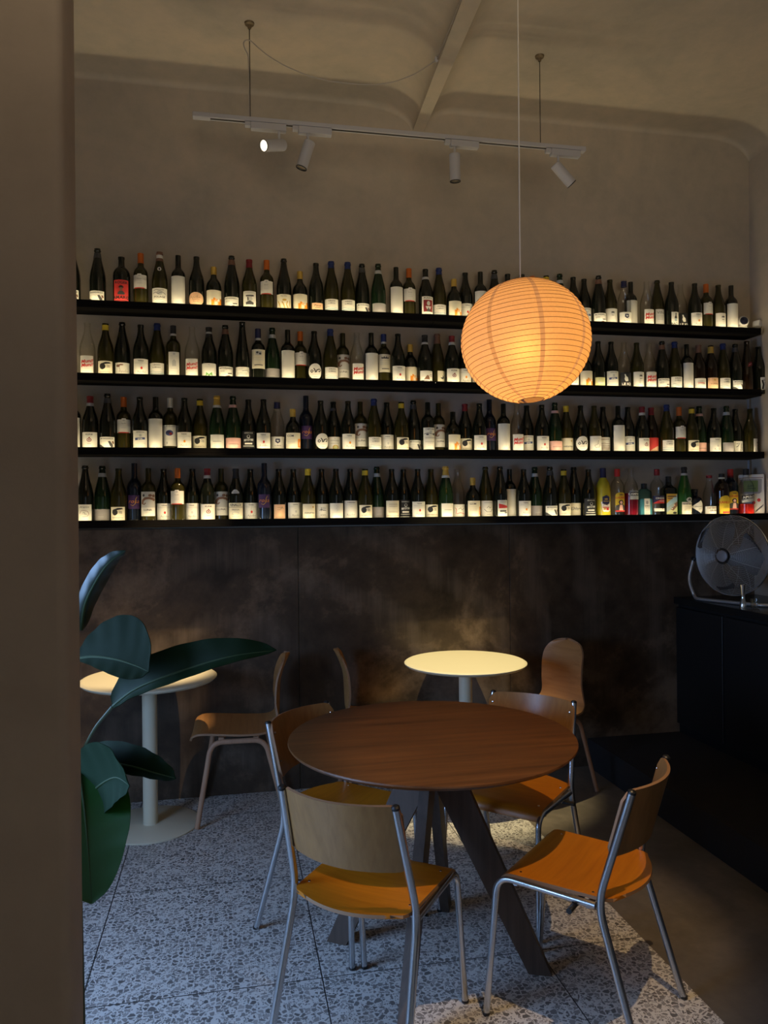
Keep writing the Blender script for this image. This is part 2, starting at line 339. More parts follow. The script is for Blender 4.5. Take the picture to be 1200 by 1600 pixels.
# ---------------------------------------------------------------- bottles
PROF = {
 'B': [(0, 0), (.036, 0), (.0405, .005), (.041, .02), (.041, .150), (.0398, .168), (.036, .188), (.030, .207), (.0235, .226), (.0185, .246), (.0160, .264), (.0150, .284), (.0163, .285), (.0163, .298), (.012, .299), (0, .299)],
 'S': [(0, 0), (.037, 0), (.041, .005), (.0415, .02), (.0415, .145), (.040, .168), (.0362, .192), (.0305, .216), (.0245, .240), (.0195, .262), (.0160, .284), (.0148, .296), (.0175, .298), (.0180, .304), (.0155, .307), (.0160, .313), (.013, .314), (0, .314)],
 'X': [(0, 0), (.034, 0), (.0375, .004), (.038, .02), (.038, .186), (.0370, .197), (.0340, .207), (.0285, .216), (.0215, .224), (.0165, .232), (.0150, .243), (.0146, .280), (.0146, .300), (.012, .301), (0, .301)],
 'T': [(0, 0), (.035, 0), (.0385, .004), (.039, .02), (.0392, .192), (.0382, .206), (.0345, .218), (.0285, .229), (.021, .239), (.0165, .250), (.0152, .262), (.0150, .328), (.012, .329), (0, .329)],
 'Q': [(0, 0), (.038, 0), (.0415, .004), (.042, .02), (.042, .128), (.0405, .144), (.0365, .159), (.030, .171), (.0225, .181), (.0170, .191), (.0150, .202), (.0148, .248), (.012, .249), (0, .249)],
 'R': [(0, 0), (.034, 0), (.0375, .005), (.038, .02), (.038, .110), (.0370, .135), (.0340, .165), (.0295, .200), (.0245, .235), (.0200, .268), (.0170, .295), (.0158, .318), (.0165, .320), (.0165, .334), (.012, .335), (0, .335)],
 'O': [(0, 0), (.040, 0), (.044, .005), (.0445, .02), (.0445, .172), (.0425, .190), (.037, .204), (.029, .214), (.0205, .221), (.0165, .231), (.0155, .262), (.0172, .263), (.0172, .275), (.013, .276), (0, .276)],
 'L': [(0, 0), (.038, 0), (.042, .004), (.0425, .02), (.0425, .182), (.0405, .200), (.035, .217), (.027, .232), (.0200, .243), (.0172, .256), (.0165, .305), (.012, .306), (0, .306)],
 'U': [(0, 0), (.036, 0), (.0405, .004), (.041, .02), (.041, .188), (.0395, .205), (.034, .220), (.0255, .232), (.0185, .241), (.0160, .252), (.0155, .300), (.012, .301), (0, .301)],
 'A': [(0, 0), (.041, 0), (.0445, .004), (.045, .02), (.045, .190), (.0435, .202), (.038, .216), (.029, .230), (.0205, .242), (.0170, .256), (.0165, .302), (.012, .303), (0, .303)],
 'G': [(0, 0), (.037, 0), (.0395, .004), (.040, .01), (.040, .150), (.0385, .162), (.033, .170), (.024, .176), (.0175, .182), (.0160, .190), (.0160, .212), (.012, .213), (0, .213)],
 'F': [(0, 0), (.045, 0), (.0475, .004), (.048, .012), (.048, .165), (.0465, .178), (.041, .187), (.028, .196), (.019, .205), (.0160, .216), (.0160, .256), (.012, .257), (0, .257)],
 'H': [(0, 0), (.041, 0), (.0445, .004), (.045, .015), (.045, .098), (.0440, .112), (.0400, .122), (.030, .130), (.0215, .134), (.0180, .138), (.0180, .158), (.0200, .159), (.0200, .178), (.014, .179), (0, .179)],
 'D': [(0, 0), (.035, 0), (.0385, .004), (.039, .02), (.039, .125), (.0370, .150), (.0310, .172), (.0240, .192), (.0190, .215), (.0170, .240), (.0170, .262), (.012, .263), (0, .263)],
 'K': [(0, 0), (.040, 0), (.0435, .004), (.0440, .02), (.0440, .150), (.0455, .160), (.0455, .172), (.0430, .190), (.037, .207), (.0285, .219), (.0210, .228), (.0180, .238), (.0165, .272), (.012, .273), (0, .273)],
}
SUP = {'G': (6, 1.0, .8), 'F': (6, 1.0, .62)}
def pr_at(shape, z):
    p = PROF[shape]
    for (r1, z1), (r2, z2) in zip(p, p[1:]):
        if z1 <= z <= z2 and z2 > z1: return r1 + (r2 - r1) * (z - z1) / (z2 - z1)
    return p[-2][0]
_bod = {}
def body_mesh(shape, glass):
    if (shape, glass) not in _bod:
        p = PROF[shape]; mb = MB(); n = 24
        if glass in ('clear', 'blue'):
            q = [(max(0, r - .0028), z) for r, z in p[4:-2]]; floor_ = [(0, .008), (q[0][0], .008)]
            pp = p[:-2] + [(p[-3][0] - .003, p[-3][1])] + q[::-1] + floor_[::-1]
            mb.lathe(pp, n, SUP.get(shape))
        else: mb.lathe(p, n, SUP.get(shape))
        _bod[(shape, glass)] = mb.mesh('glass_body', G[glass], 50)
    return _bod[(shape, glass)]
_slv = {}
def sleeve(shape, z0, z1, m, top=False, grow=.0009):
    key = (shape, z0, z1, m.name)
    if key not in _slv:
        zs = sorted({z0, z1} | {z for r, z in PROF[shape] if z0 < z < z1})
        pr = [(pr_at(shape, z) + grow, z) for z in zs]
        if top: pr.append((0.0, z1 + .0012))
        mb = MB(); mb.lathe([(pr[0][0] - grow * .9, pr[0][1])] + pr + ([] if top else [(pr[-1][0] - grow * .9, pr[-1][1])]), 20); bm = mb.bm
        _slv[key] = mb.mesh('capsule', m, 50)
    return _slv[key]

_txt = {}
def text_geo(s, bold=0.0, shear=0.0):
    """unit-height text outline as triangles, centred on x, baseline 0, from the built-in font"""
    key = (s, bold, shear)
    if key not in _txt:
        cu = bpy.data.curves.new('t', 'FONT'); cu.body = s; cu.align_x = 'CENTER'; cu.resolution_u = 2; cu.offset = bold; cu.shear = shear; cu.size = 1.38
        to = bpy.data.objects.new('t', cu); me = to.to_mesh()
        _txt[key] = ([v.co.copy() for v in me.vertices], [tuple(p.vertices) for p in me.polygons])
        to.to_mesh_clear(); bpy.data.objects.remove(to); bpy.data.curves.remove(cu)
    return _txt[key]
def ell(cx, cy, rx, ry, n=18): return [(cx + rx * math.cos(2 * math.pi * i / n), cy + ry * math.sin(2 * math.pi * i / n)) for i in range(n)]
def strip(pts, wd):
    out = []
    P = [Vector(p) for p in pts]
    for i, p in enumerate(P):
        d = (P[min(i + 1, len(P) - 1)] - P[max(i - 1, 0)]).normalized(); nrm = Vector((-d.y, d.x)) * wd / 2; out.append((p + nrm, p - nrm))
    return [[tuple(a), tuple(b), tuple(d_), tuple(c)] for (a, b), (c, d_) in zip(out, out[1:])]
def decal_mesh(name, ops, R=None, z0=0, flat_y=0.0, eps=.0004, sx=1.0, sy=1.0):
    """ops in mm; each op one coloured shape, later ones on top; wrapped round a cylinder of radius R (or flat if R is None)"""
    bm = bmesh.new(); cols = []; lay = 0
    for op in ops:
        kind, col = op[0], op[-1]
        if col not in cols: cols.append(col)
        mi = cols.index(col); lay += 1; d = lay * .00011
        polys = []
        if kind == 'r': x0, y0, x1, y1 = op[1:5]; polys = [[(x0, y0), (x1, y0), (x1, y1), (x0, y1)]]
        elif kind == 'p': polys = [op[1]]
        elif kind == 'e': polys = [ell(*op[1:5])]
        elif kind == 'l': polys = strip(op[1], op[2])
        elif kind == 't':
            s, x, y, h = op[1:5]; kw = op[5] if len(op) > 6 else {}
            vs, fs = text_geo(s, kw.get('bold', 0), kw.get('shear', 0)); wx = kw.get('wx', 1); rot = rad(kw.get('rot', 0)); c, sn = math.cos(rot), math.sin(rot)
            for f in fs: polys.append([(x + c * vs[i].x * h * wx - sn * vs[i].y * h, y + sn * vs[i].x * h * wx + c * vs[i].y * h) for i in f])
        for poly in polys:
            try: f = bm.faces.new([bm.verts.new((p[0] * .001 * sx, d, p[1] * .001 * sy)) for p in poly]); f.material_index = mi
            except ValueError: pass
    if R:
        xs_ = [v.co.x for v in bm.verts]; x = -math.floor(-min(xs_) / .005) * .005
        while x < max(xs_):
            bmesh.ops.bisect_plane(bm, geom=list(bm.verts) + list(bm.edges) + list(bm.faces), plane_co=(x, 0, 0), plane_no=(1, 0, 0), dist=1e-7); x += .005
        for v in bm.verts:
            rr = (R(v.co.z + z0) if callable(R) else R) + eps + v.co.y; a = v.co.x / (R(.06) if callable(R) else R); v.co = Vector((rr * math.sin(a), -rr * math.cos(a), v.co.z + z0))
    else:
        for v in bm.verts: v.co = Vector((v.co.x, flat_y - eps - v.co.y, v.co.z + z0))
    me = bpy.data.meshes.new(name); bm.to_mesh(me); bm.free()
    for c in cols: me.materials.append(pm(c))
    # face the print outwards
    return me

def paper(w_, h_, c='w'): return [('r', -w_ / 2, 0, w_ / 2, h_, c)]
def lines(ys, w_, c='lg', x=0, h=.9): return [('r', x - w_ / 2, y, x + w_ / 2, y + h, c) for y in ys]
def scrib(x, y, s, c='k', wd=.9):
    pts = [(x + s * a, y + s * b) for a, b in ((-1, -.1), (-.85, .5), (-.7, .1), (-.5, -.25), (-.35, .25), (-.1, -.1), (.1, .2), (.25, -.1), (.45, .6), (.5, -.1), (.8, .1), (1.05, .15))]
    return [('l', pts, wd, c)]
# kind: shape, glass, capsule (colour, from z), band (colour, z0, z1), label z0, ops, words
B1 = dict(bold=.02)
def L_terre(drop):
    return paper(52, 62, 'w') + [('t', 'TERRE', 0, 52, 4.5, B1, 'dg')] + lines((47, 44.5), 40) + lines((38,), 6) + [('e', 2, 27, 3.2, 5.2, drop)] + scrib(2, 11, 12)
LEMON = [(-14, 22), (-17, 30), (-15, 38), (-9, 42), (-2, 40), (2, 32), (1, 24), (-4, 19), (-9, 18)]
def L_lemon():
    return paper(50, 50, 'cream') + [('p', LEMON, 'k'), ('p', [(-9, 41), (2, 46), (14, 46), (19, 42), (10, 40), (0, 38)], 'k'), ('l', [(5, 34), (14, 32)], 1.6, 'dg'), ('l', [(5, 28), (15, 27)], 1.6, 'dg'), ('t', 'CATARRATTO', 0, 7, 4.6, dict(wx=.85), 'k')] + lines((3.2,), 30)
def L_mong():
    return paper(52, 41, 'w') + [('t', 'MONGARDA', 0, 32, 5.2, B1, 'dg')] + lines((26, 23), 20, 'lg', -12) + [('p', [(-26, 0), (-26, 14), (-18, 11), (-4, 0)], 'dg'), ('p', [(4, 24), (10, 26), (18, 14), (20, 4), (13, 2), (9, 10)], 'dg'), ('p', [(15, 24), (21, 26), (24, 18), (19, 14)], 'brn')]
def L_mong2():
    return paper(54, 41, 'w') + [('t', 'MONGARDA', 0, 32, 5.6, B1, 'dg')] + lines((25, 21), 14, 'dg', -12) + [('p', [(4, 16), (20, 18), (20, 14), (6, 12)], 'dg'), ('p', [(-27, 0), (-18, 5), (-4, 4), (8, 8), (18, 4), (24, 0)], 'brn')]
def L_croci():
    return paper(52, 50, 'w') + [('t', 'CROCI', 0, 40, 5.6, B1, 'dg'), ('t', 'LUBIGO', 0, 31, 5.2, B1, 'dg'), ('r', -26, 8, 26, 12, 'teal'), ('l', [(-26, 17), (-14, 19), (-2, 16), (10, 17), (26, 15)], 1.6, 'teal')] + lines((3.5,), 44, 'teal')
def L_castle():
    return paper(58, 56, 'cream') + [('p', [(-8, 0), (-8, 24), (-2, 24), (-2, 30), (3, 30), (5, 26), (12, 26), (12, 18), (20, 18), (20, 28), (28, 28), (29, 0)], 'org'), ('e', 7, 10, 3.5, 9, 'cream'), ('l', [(0, 2), (3, 20), (7, 24), (11, 20), (14, 2)], 1.6, 'cream')]
def L_castlec():
    return paper(58, 56, 'cream') + [('t', 'COM', -10, 42, 7, dict(bold=.03), 'dg')] + lines((34, 27, 24, 21, 18), 24, 'lg', -8) + [('p', [(15, 6), (15, 34), (20, 36), (29, 34), (29, 6)], 'org'), ('e', 23, 18, 2.2, 9, 'cream')]
def L_orange(): return [('p', [(-26, 0), (26, 0), (26, 50), (8, 50), (6, 54), (-6, 54), (-8, 50), (-26, 50)], 'w'), ('r', -20, -1, 18, 2.5, 'red'), ('e', 0, 47, 4, 3, 'lg')] + scrib(0, 34, 7, 'dg', .7) + lines((26, 20, 17), 18)
def L_blank(): return paper(54, 112, 'w') + lines((3.5,), 34, 'lg', 4)
def L_grey(): return paper(62, 42, 'grey') + lines((13,), 18, 'lg')
def L_muni(): return paper(42, 68, 'w') + [('t', 'Muni!', 1, 42, 12, dict(bold=.05, shear=.3, rot=8), 'red'), ('t', 'Muni!', 1, 28, 12, dict(bold=.05, shear=.3, rot=8), 'red')] + lines((20,), 20) + lines((12, 8.5), 12, 'lg', -4)
def L_leici(): return [('r', -22, 0, 22, 62, 'k'), ('p', [(-4, 24), (-8, 34), (-6, 44), (-8, 54), (-4, 54), (-2, 46), (4, 40), (6, 28), (4, 24)], 'w'), ('t', 'LE ICI', 0, 8, 10, dict(bold=.04), 'w')]
def L_luna(): return paper(52, 92, 'w') + [('r', -26, 32, 26, 92, 'lg'), ('e', -13, 78, 4, 5, 'dg'), ('e', 8, 78, 6, 5, 'brn'), ('e', 19, 76, 5, 6, 'brn'), ('l', [(-18, 46), (-16, 58), (-8, 66), (4, 68), (18, 64), (22, 58)], 9, 'brn'), ('l', [(-18, 46), (-10, 44), (-6, 50)], 4, 'brn'), ('t', 'LUNA', 0, 20, 7, B1, 'dg')] + lines((13, 5), 14)
def L_round(): return [('e', 0, 32, 25, 31, 'w'), ('l', [(-16, 32), (-12, 38), (-7, 33), (-12, 27), (-16, 32)], 3.4, 'k'), ('l', [(-6, 44), (-2, 38), (0, 28), (3, 30), (5, 38), (10, 40)], 3.6, 'k'), ('l', [(9, 38), (13, 42), (18, 38), (15, 31), (10, 33)], 3.6, 'k')] + lines((20, 17), 20) + lines((10,), 12, 'red')
def L_spsr(): return paper(50, 66, 'w') + [('t', 'SEPERONE', 0, 58, 4.4, dict(wx=.9), 'dg'), ('e', 0, 48, 4, 5, 'lg'), ('p', [(-16, 29), (15, 33), (14, 41), (-17, 38)], 'bluel'), ('t', 'SPSR', -1, 32, 5.4, dict(bold=.03, rot=6), 'w')] + lines((22, 15, 8), 30)
def L_blackl(): return [('r', -25, 0, 25, 70, 'k'), ('t', 'SEPERONE', 0, 60, 5, dict(wx=.9), 'w'), ('e', 0, 48, 5, 7, 'lg'), ('e', 0, 49, 3.4, 5, 'k'), ('p', [(-15, 30), (16, 32), (16, 40), (-15, 38)], 'lg'), ('t', 'SPSR', 0, 31, 5.8, dict(bold=.03, rot=3), 'k'), ('r', -12, 18, 12, 24, 'w'), ('r', -18, 10, 18, 13, 'lg'), ('r', -20, 0, 20, 3, 'w')]
def L_kune(): return paper(54, 58, 'w') + [('t', 'KUNE', 0, 47, 5.4, dict(bold=.03, wx=1.1), 'dg'), ('l', ell(0, 29, 6, 6, 12) + [(6, 29)], 2.2, 'dred'), ('p', [(-2, 36), (1, 41), (3, 34)], 'dred'), ('e', 0, 29, 2.4, 2.4, 'dred')] + lines((14,), 12, 'dg') + lines((9,), 26)
def L_shield(): return paper(54, 50, 'w') + [('p', [(-7, 42), (7, 42), (8, 30), (0, 23), (-8, 30)], 'navy'), ('p', [(-4, 38), (5, 36), (2, 29), (-3, 31)], 'lg'), ('t', 'La Bora', 0, 13, 5, {}, 'dg')] + lines((7,), 18)
def L_tall(): return [('r', -21, 0, 21, 52, 'pur'), ('t', 'rosa', 0, 22, 15, dict(shear=.25, wx=1.05), 'org'), ('l', [(-10, 16), (-2, 12), (6, 20), (7, 36), (12, 46)], 1.8, 'gold')]
def L_pink(): return paper(62, 42, 'pink') + lines((17,), 34, 'brn', 0, 1.6)
def L_white(): return paper(50, 54, 'w') + lines((27,), 28, 'dg', 0, 1.2)
KIND = {
 'mong': ('S', 'dark', None, ('dg', .262, .29), L_mong, 'black sparkling bottle with black-hilled white label', 'hill-label'),
 'mong2': ('S', 'dark', None, ('brn', .262, .29), L_mong2, 'black sparkling bottle with brown-hilled low label', 'brown-hill'),
 'roger': ('O', 'dark', None, None, lambda: [('r', -30, 0, 30, 92, 'crimson'), ('t', 'ROGER', 0, 76, 11, dict(bold=.04), 'k'), ('e', 0, 62, 8, 7, 'k'), ('e', 0, 55, 6, 8, 'brn'), ('r', -10, 60, 10, 63, 'k'), ('p', [(-14, 36), (-6, 46), (6, 46), (14, 36), (12, 30), (-12, 30)], 'dg'), ('t', 'AMARO', 0, 12, 13, dict(bold=.04), 'k'), ('r', -26, 4, 26, 6, 'k')], 'squat black bottle with bright red lettered label', 'red-label'),
 'orange': ('X', 'olive', ('ocap', .247), None, L_orange, 'olive bottle with orange capsule and high white label', 'orange-capsule'),
 'folage': ('S', 'olive', ('brn', .262), ('w', .278, .296), lambda: paper(56, 62, 'w') + [('l', [(-20, 52), (-10, 56), (0, 54), (14, 56)], 1.4, 'dg'), ('e', 0, 44, 9, 9, 'lg'), ('l', [(-22, 42), (-12, 46), (-4, 40), (8, 48), (20, 40)], 1.6, 'dg'), ('t', 'FOLAGE', 0, 25, 7, B1, 'dg')] + lines((19, 10), 30, 'dg') + lines((3,), 40, 'dg'), 'olive bottle with medallion and drawn white label', 'medallion'),
 'blank': ('X', 'dark', None, None, L_blank, 'black bottle with tall blank white label', 'blank-label'),
 'peach': ('B', 'dark', None, None, lambda: [('e', 0, 27, 28, 26, 'peach')] + scrib(-2, 32, 16, 'brn', 1.2) + scrib(2, 16, 9, 'brn', .8) + lines((24,), 24, 'brn'), 'black bottle with oval peach label', 'peach-oval'),
 'castle': ('Q', 'dark', ('gold', .205), None, L_castle, 'squat bottle with gold capsule and orange castle label', 'castle-label'),
 'castleb': ('Q', 'dark', None, None, L_castle, 'squat black-necked bottle with orange castle label', 'castle-label'),
 'castlec': ('Q', 'dark', ('gold', .205), None, L_castlec, 'squat gold-capped bottle with half-orange cream label', 'half-orange'),
 'hat': ('B', 'olive', ('dred', .252), None, lambda: paper(46, 66, 'w') + lines((60,), 34, 'dg') + [('p', [(-13, 50), (13, 52), (14, 47), (6, 45), (-12, 45)], 'dg'), ('e', 1, 36, 8, 10, 'lg'), ('p', [(-8, 44), (-7, 26), (-3, 32), (-4, 42)], 'dg'), ('p', [(-13, 22), (0, 30), (13, 22), (12, 14), (-12, 14)], 'dg')] + lines((6,), 20), 'olive bottle with dark red capsule and hatted-head label', 'hatted-head'),
 'horse': ('S', 'dark', None, None, lambda: paper(56, 60, 'cream') + scrib(0, 52, 10, 'dg', .9) + [('e', 2, 38, 7, 4, 'gold'), ('l', [(-20, 34), (-14, 20), (-12, 8)], 3, 'gold'), ('l', [(-6, 32), (0, 18), (2, 6)], 3.4, 'gold'), ('l', [(12, 34), (8, 20), (14, 6)], 3.4, 'gold'), ('l', [(20, 36), (20, 18), (22, 6)], 2.6, 'gold'), ('r', -28, 0, 28, 5, 'yg')], 'black bottle with yellow figures on cream label', 'yellow-figure'),
 'smallp': ('B', 'dark', None, None, lambda: [('r', -20, 0, 20, 32, 'peach'), ('t', 'Pavel', 0, 18, 8, B1, 'brn'), ('r', -10, 12, 10, 14, 'brn')] + lines((5,), 8, 'brn'), 'black bottle with small peach label', 'small-peach'),
 'croci': ('S', 'olive', ('blue', .274), None, L_croci, 'olive bottle with blue foil and sea-line label', 'blue-foil'),
 'grey': ('S', 'green', None, ('lg', .255, .275), L_grey, 'dark green bottle with silver collar and grey label', 'grey-label'),
 'redfig': ('B', 'dark', None, ('lg', .238, .252), lambda: paper(46, 78, 'w') + [('t', 'PUNTO', 0, 68, 7, dict(bold=.03), 'dg'), ('r', -17, 16, 17, 64, 'dred'), ('e', 0, 50, 6, 9, 'lg'), ('p', [(-10, 38), (10, 38), (6, 26), (-6, 26)], 'lg'), ('p', [(-8, 16), (0, 34), (8, 16)], 'dg')] + lines((7,), 24, 'dg'), 'black bottle with grey figure on dark red label', 'grey-figure'),
 'terre': ('B', 'dark', None, None, lambda: L_terre('red'), 'black bottle with red-drop signature label', 'red-drop'),
 'terreo': ('B', 'dark', None, None, lambda: L_terre('org'), 'black bottle with orange-drop signature label', 'orange-drop'),
 'terrek': ('B', 'dark', None, None, lambda: L_terre('lg'), 'black bottle with grey-drop signature label', 'grey-drop'),
 'spsr': ('B', 'dark', None, None, L_spsr, 'black bottle with tilted blue stamp label', 'blue-stamp'),
 'blackl': ('B', 'dark', None, None, L_blackl, 'black bottle with white-printed black label', 'black-label'),
 'miro': ('B', 'olive', None, None, lambda: paper(52, 66, 'w') + [('r', -6, 44, 8, 52, 'lg'), ('e', 1, 50, 6, 3, 'dg'), ('r', -4, 36, 5, 38, 'dg')] + lines((20,), 20), 'olive bottle with small-crest white label', 'small-crest'),
 'shield': ('B', 'clear', None, ('navy', .255, .288), L_shield, 'clear bottle with navy collar and shield label', 'shield-label'),
 'muni': ('B', 'clear', None, None, L_muni, 'clear bottle with red handwritten label', 'red-script'),
 'vin': ('S', 'olive', None, None, lambda: [('r', -18, 0, 18, 74, 'lg'), ('t', 'VIN', 0, 54, 12, {}, 'dg')] + lines((46, 40, 34, 28), 24, 'dg') + lines((8,), 20, 'grey'), 'olive sparkling bottle with narrow grey label', 'narrow-grey'),
 'botdraw': ('B', 'dark', None, None, lambda: [('r', -15, 0, 15, 60, 'w'), ('p', [(-4, 20), (-4, 38), (-1, 44), (-1, 56), (3, 56), (3, 44), (6, 38), (6, 20)], 'dg'), ('r', -4, 20, 6, 32, 'teal'), ('t', 'BACO', 0, 4, 10, dict(bold=.04, wx=.8), 'dg')], 'black bottle whose narrow label shows a bottle', 'bottle-drawing'),
 'leici': ('B', 'clear', None, None, L_leici, 'clear bottle with black pictured label', 'black-picture'),
 'lemon': ('B', 'olive', None, ('yel', .262, .289), L_lemon, 'olive bottle with yellow capsule and black-lemon label', 'black-lemon'),
 'lemonn': ('B', 'olive', None, None, L_lemon, 'olive bottle, bare neck, black-lemon label', 'black-lemon'),
 'lemonr': ('B', 'dark', ('dred', .256), None, L_lemon, 'black bottle with dark red capsule and black-lemon label', 'black-lemon'),
 'flower': ('S', 'dark', None, None, lambda: paper(50, 48, 'w') + [('e', -14, 36, 6, 5, 'brn'), ('e', -4, 40, 7, 2.4, 'brn'), ('l', [(-8, 38), (-10, 28), (-8, 22)], 1.1, 'brn')] + scrib(4, 14, 14, 'brn', 1) + lines((4,), 20, 'lg', -10), 'black bottle with brown flower label', 'flower-label'),
 'narrow': ('X', 'olive', ('k', .255), ('lg', .245, .256), lambda: [('r', -18, 0, 18, 92, 'w'), ('e', 0, 84, 4, 4, 'lg'), ('p', [(-6, 38), (-6, 56), (0, 64), (6, 56), (6, 38)], 'lg')] + lines((76, 28, 18, 10, 5), 22), 'olive bottle with black capsule and narrow tall label', 'narrow-tall'),
 'greenm': ('B', 'dark', ('k', .24), ('lg', .262, .272), lambda: paper(54, 52, 'w') + [('l', [(-3, 46), (3, 46)], 3, 'lg'), ('p', [(-11, 4), (-9, 18), (0, 10), (9, 19), (12, 4), (4, 8), (0, 2), (-4, 8)], 'grn')] + lines((38, 26), 34, 'lg'), 'black bottle with green leaf shape label', 'green-leaf'),
 'flute': ('R', 'dark', None, None, lambda: paper(54, 42, 'w') + [('l', [(0, 26), (18, 30), (20, 24)], 1.4, 'dg')] + lines((33,), 16, 'lg', -6) + lines((18, 13), 34, 'dg') + lines((5,), 14), 'tall slim black bottle with low white label', 'slim-tall'),
 'logosq': ('X', 'dark', ('navy', .235), ('lg', .236, .248), lambda: paper(52, 74, 'cream') + [('r', -10, 52, 10, 68, 'lg'), ('e', -4, 62, 4, 4, 'dg'), ('e', 5, 58, 4, 4, 'dg')] + lines((42, 36, 32), 36) + [('r', -14, 12, 14, 15, 'dg')] + lines((6,), 26), 'black bottle with navy capsule and cream crest label', 'navy-capsule'),
 'round': ('B', 'dark', None, None, L_round, 'black bottle with white oval swirl label', 'white-oval'),
 'luna': ('X', 'olive', None, None, L_luna, 'olive bottle with tall brown-beast label', 'brown-beast'),
 'bluegrey': ('X', 'olive', ('blue', .255), ('lg', .245, .256), lambda: paper(52, 72, 'cream') + [('p', [(-14, 56), (-12, 62), (-8, 58), (-4, 64), (0, 58), (4, 64), (8, 58), (13, 62), (12, 54), (-12, 54)], 'dg')] + lines((46, 38, 34, 30), 36) + [('r', -12, 12, 14, 15, 'dg')], 'olive bottle with blue capsule and cream crowned label', 'blue-capsule'),
 'mount': ('B', 'dark', ('k', .256), ('lg', .244, .256), lambda: paper(54, 46, 'w') + [('r', -27, 0, 27, 7, 'k'), ('p', [(-14, 10), (-2, 28), (4, 26), (8, 10)], 'brn'), ('l', [(6, 26), (14, 32), (20, 30)], 1.3, 'dg'), ('l', [(8, 20), (16, 26), (24, 22)], 1.3, 'dg'), ('t', 'MONTE', -2, 1.2, 4.6, dict(bold=.03), 'w')], 'black bottle with grey collar and mountain label', 'mountain-label'),
 'browns': ('S', 'olive', ('brn', .255), None, lambda: [('r', -6, 0, 28, 50, 'cream'), ('e', 12, 24, 7, 7, 'dg'), ('e', 9, 27, 4, 4, 'cream')] + lines((6,), 8, 'lg', 10), 'brown-foiled bottle with off-centre cream label', 'brown-foil'),
 'kune': ('B', 'dark', ('dred', .262), ('lg', .246, .262), L_kune, 'black bottle with red capsule and ring label', 'red-capsule'),
 'moss': ('B', 'dark', None, None, lambda: [('r', -20, 0, 20, 38, 'yg'), ('e', 0, 19, 12, 9, 'lg'), ('e', 3, 22, 9, 5, 'yg')], 'black bottle with small pale green label', 'pale-green'),
 'torino': ('B', 'brown', None, ('gold', .25, .29), lambda: paper(50, 50, 'peach') + [('e', 0, 40, 5, 3, 'gold'), ('t', 'TORINO', 0, 20, 6, B1, 'brn')] + lines((8,), 20, 'brn'), 'brown bottle with gold collar and beige label', 'beige-label'),
 'redtx': ('B', 'brown', ('brn', .25), None, lambda: paper(50, 46, 'w') + lines((34, 31, 20), 30, 'dg') + [('r', -14, 24, 12, 27, 'red')] + lines((8,), 18), 'brown bottle with red-lined white label', 'red-line'),
 'slender': ('R', 'brown', None, None, lambda: [('p', [(-18, 170), (18, 180), (16, 205), (-12, 196)], 'dred'), ('l', [(-12, 182), (12, 192)], 3, 'pink')], 'slender brown bottle with red neck label', 'red-neck'),
 'lean': ('B', 'dark', None, None, lambda: paper(40, 56, 'w') + [('l', [(-14, 4), (-10, 24), (-14, 44)], 6, 'k'), ('l', [(-6, 30), (4, 40), (8, 24)], 2, 'k'), ('t', 'GAZZA', 4, 40, 6, B1, 'dg')] + lines((8,), 20), 'leaning black bottle with black-marked label', 'leaning'),
 'bluebl': ('X', 'olive', ('cream', .248), None, lambda: paper(54, 80, 'w') + lines((74,), 44, 'dg') + [('e', 0, 50, 13, 11, 'bluel'), ('e', -3, 52, 8, 6, 'navy'), ('e', 5, 47, 5, 5, 'dred'), ('r', -9, 8, -7, 16, 'dg')] + lines((28, 24), 44), 'olive bottle with cream capsule and blue-blot label', 'blue-blot'),
 'goldw': ('S', 'green', ('gold', .262), ('w', .248, .262), L_white, 'green bottle with gold foil and plain white label', 'gold-foil'),
 'pinkl': ('S', 'green', None, ('pink', .250, .266), L_pink, 'green bottle with pink collar and pink label', 'pink-label'),
 'tall': ('T', 'navy', None, None, L_tall, 'tall black bottle with orange-scripted purple label', 'purple-label'),
 'seal': ('B', 'dark', None, ('dg', .246, .262), lambda: paper(50, 52, 'w') + [('l', [(-3, 46), (3, 46)], 3, 'lg'), ('e', 2, 10, 10, 10, 'gold'), ('e', 2, 10, 7, 7, 'yg')] + lines((38, 35, 26), 30, 'dg'), 'black bottle with gold seal label', 'gold-seal'),
 'draw': ('X', 'dark', None, None, lambda: paper(50, 88, 'w') + [('t', 'CAMPOLIBRE', 0, 79, 5.5, dict(bold=.02, wx=.75), 'dg'), ('l', [(-22, 62), (-8, 66), (6, 62), (22, 66)], 2, 'dg'), ('e', 2, 70, 5, 6, 'lg'), ('e', -10, 60, 5, 3, 'dg'), ('e', 14, 60, 5, 3, 'dg')] + lines((48, 44, 30), 34, 'dg') + lines((24, 16), 20), 'black bottle with tall drawn cream label', 'tall-drawing'),
 'script': ('B', 'olive', ('yel', .262), None, lambda: paper(50, 56, 'cream') + [('e', 12, 44, 3, 4, 'gold'), ('t', 'naturno', 0, 18, 8, B1, 'dg')] + lines((8,), 16), 'olive bottle with yellow capsule and lettered cream label', 'lettered-cream'),
 'curl': ('B', 'olive', None, None, lambda: paper(50, 64, 'w') + [('l', [(6, 46), (4, 30), (-8, 24), (-4, 14), (10, 18), (12, 28)], 1.3, 'dg')] + lines((54,), 26) + lines((6,), 30), 'olive bottle with thin curl drawing label', 'curl-label'),
 'brownt': ('B', 'dark', None, None, lambda: paper(50, 62, 'w') + [('t', 'VIBRANTE', 0, 50, 6, dict(bold=.02, wx=.8), 'brn')] + [('l', [(-20 + 3 * math.sin(y * 3), y), (-6, y + 2), (6, y - 1), (20, y + 1)], 1.8, 'brn') for y in (10, 15, 20, 26, 34)], 'black bottle with brown-scrawled label', 'brown-scrawl'),
